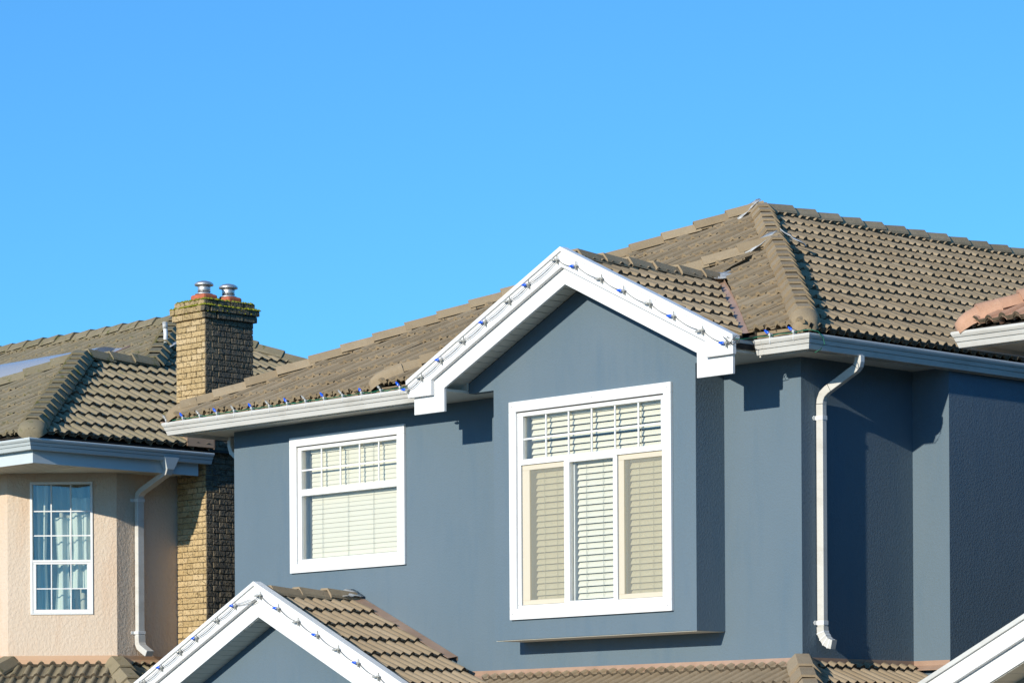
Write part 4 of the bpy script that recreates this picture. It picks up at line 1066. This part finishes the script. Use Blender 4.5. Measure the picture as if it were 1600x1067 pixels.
for pa, ka, pb, kb, uo in ((p0, 0, p1, 1, 0), (p1, 1, p2, 2, .1), (p2, 2, p3, 3, .05)):
    U_ = (pb - pa).normalized(); nrm = Vector((U_.y, -U_.x, 0)); V_ = Vector((-nrm.x, -nrm.y, s3))
    O_ = pa + nrm * LO3 - Vector((0, 0, s3 * LO3)); Lw = (pb - pa).length
    ea = -LO3 * (t225 if ka == 2 or (ka == 1 and kb == 2) else 0); eb = LO3 * (t225 if kb in (1, 2) else 0)
    Mx = frame(O_, U_, V_)
    cand2 += [c + [low2] for c in field(Mx, [(ea, 0), (Lw + eb, 0), (Lw, LO3 * q3), (0, LO3 * q3)], MT['tile2'], w=0.30, ex=0.40, key='h2l', u_off=uo, jitter=1.5)]
cap_run(off(p1, 1, 1.4), off(p1, 1, .0), low2, MT['tile2'], ex=0.40, size=1.2)
cap_run(off(p2, 2, 1.4), off(p2, 2, .0), low2, MT['tile2'], ex=0.40, size=1.2)
part('wall_flashing', sweep([(-19, -0.226), (-13.524, -0.226), (-12.509, 0.79), (-12.509, 6)], [(0, 0), (0.01, 0), (0.014, -.05), (.05, -.10), (.05, -.11), (0, -.10)], 3.298), MT['tanflash'], low2)
place_pieces(cand2, 290, 'tile', 'roof_tiles', H2)

# =================================================================== RIGHT NEIGHBOUR
H3 = thing('neighbour_house', 'terracotta roofed neighbour house cut off at the right edge of the photo', 'house', (8, 0, 0))
NX, NY, NZ = 3.45, -1.96, 5.567
b = MB(); b.box(4.15, 12, -1.36, -1.2, 0, 5.46); b.box(4.15, 4.31, -1.2, 12, 0, 5.46); b.box(4.31, 12, 11.84, 12, 0, 5.46)
part('wall', b, MT['brownwall'], H3)
part('soffit', MB().prism([(NX + .12, NY + .12, 5.455), (12, NY + .12, 5.455), (12, 12.6, 5.455), (NX + .12, 12.6, 5.455)], (0, 0, .03)), MT['soffit'], H3)
b = MB(); b.box(NX + .12, 12, NY + .12, NY + .14, 5.42, 5.56); b.box(NX + .12, NX + .14, NY + .14, 12.6, 5.42, 5.56)
part('fascia_board', b, MT['gutter'], H3)
part('gutter', sweep([(NX + .12, 12.6), (NX + .12, NY + .12), (12, NY + .12)], [(a, z_ * .94) for a, z_ in GPROF], NZ), MT['gutter'], H3)
ez = NZ + .03; ex0, ey0 = NX + .05, NY + .05; hs = 0.48; hh = 2.5; qn = sqrt(1 + hs * hs)
b = MB()
b.add([(ex0, ey0, ez - .03), (12, ey0, ez - .03), (12, ey0 + hh, ez - .03 + hs * hh), (ex0 + hh, ey0 + hh, ez - .03 + hs * hh), (ex0, 12.5, ez - .03), (ex0 + hh, 12.5, ez - .03 + hs * hh), (12, 12.5, ez - .03 + hs * hh)], [(0, 1, 2, 3), (0, 3, 5, 4), (5, 3, 2, 6)])
roof3 = part('roof', b, MT['deck'], H3)
cand3 = []
MN = frame((ex0, ey0, ez), (1, 0, 0), (0, 1, hs))
cand3 += [c + [roof3] for c in field(MN, [(0, 0), (4.0, 0), (4.0, hh * qn), (hh, hh * qn)], MT['terra'], w=.30, ex=.40, key='n', jitter=2)]
cap_run((ex0, ey0, ez), (ex0 + hh, ey0 + hh, ez + hs * hh), roof3, MT['terra'], ex=0.40, starter=True, trim=0.2, rounded=True)
# lower gable whose barge board crosses the corner
b = MB(); RY = -2.70; rs = 0.482; rx0, rz0 = 3.2, 2.20; rx1 = 7.4
zt3 = lambda X: rz0 + rs * (X - rx0)
def slab(x0, x1, top, bot, y0, th, mat, nm, par):
    return part(nm, MB().prism([(x0, y0, zt3(x0) - bot), (x1, y0, zt3(x1) - bot), (x1, y0, zt3(x1) - top), (x0, y0, zt3(x0) - top)], (0, th, 0)), mat, par, bevel=.003)
deck3 = part('gable_roof', MB().prism([(rx0, RY + .04, zt3(rx0) - .05), (rx1, RY + .04, zt3(rx1) - .05), (rx1, RY + .04, zt3(rx1) - .09), (rx0, RY + .04, zt3(rx0) - .09)], (0, 1.2, 0)), MT['deck'], H3)
slab(rx0, rx1, 0.0, 0.045, RY - .075, .11, MT['gutter'], 'drip_edge', deck3)
slab(rx0, rx1, 0.03, 0.188, RY - .052, .05, MT['white'], 'upper_barge_board', deck3)
slab(rx0, rx1, 0.10, 0.365, RY, .035, MT['white'], 'lower_barge_board', deck3)
X = rx0
while X < 6.2:
    part('soffit_board', MB().prism([(X, RY + .02, zt3(X) - .372), (X + .12, RY + .02, zt3(X + .12) - .372), (X + .12, RY + .02, zt3(X + .12) - .352), (X, RY + .02, zt3(X) - .352)], (0, .32, 0)), MT['soffit'], deck3)
    X += .127
part('porch_wall', MB().prism([(rx0 + .3, RY + .335, 0), (rx1, RY + .335, 0), (rx1, RY + .335, zt3(rx1) - .36), (rx0 + .3, RY + .335, zt3(rx0 + .3) - .36)], (0, .1, 0)), MT['brownwall'], H3)
MG3 = frame((rx0, RY, zt3(rx0) - .08), (0, -1, 0), (1, 0, rs))
cand3 += [c + [deck3] for c in field(MG3, [(-1.2, 0), (-.06, 0), (-.06, 4.6), (-1.2, 4.6)], MT['terra'], w=.30, ex=.40, key='n')]
place_pieces(cand3, 290, 'tile', 'roof_tiles', H3)
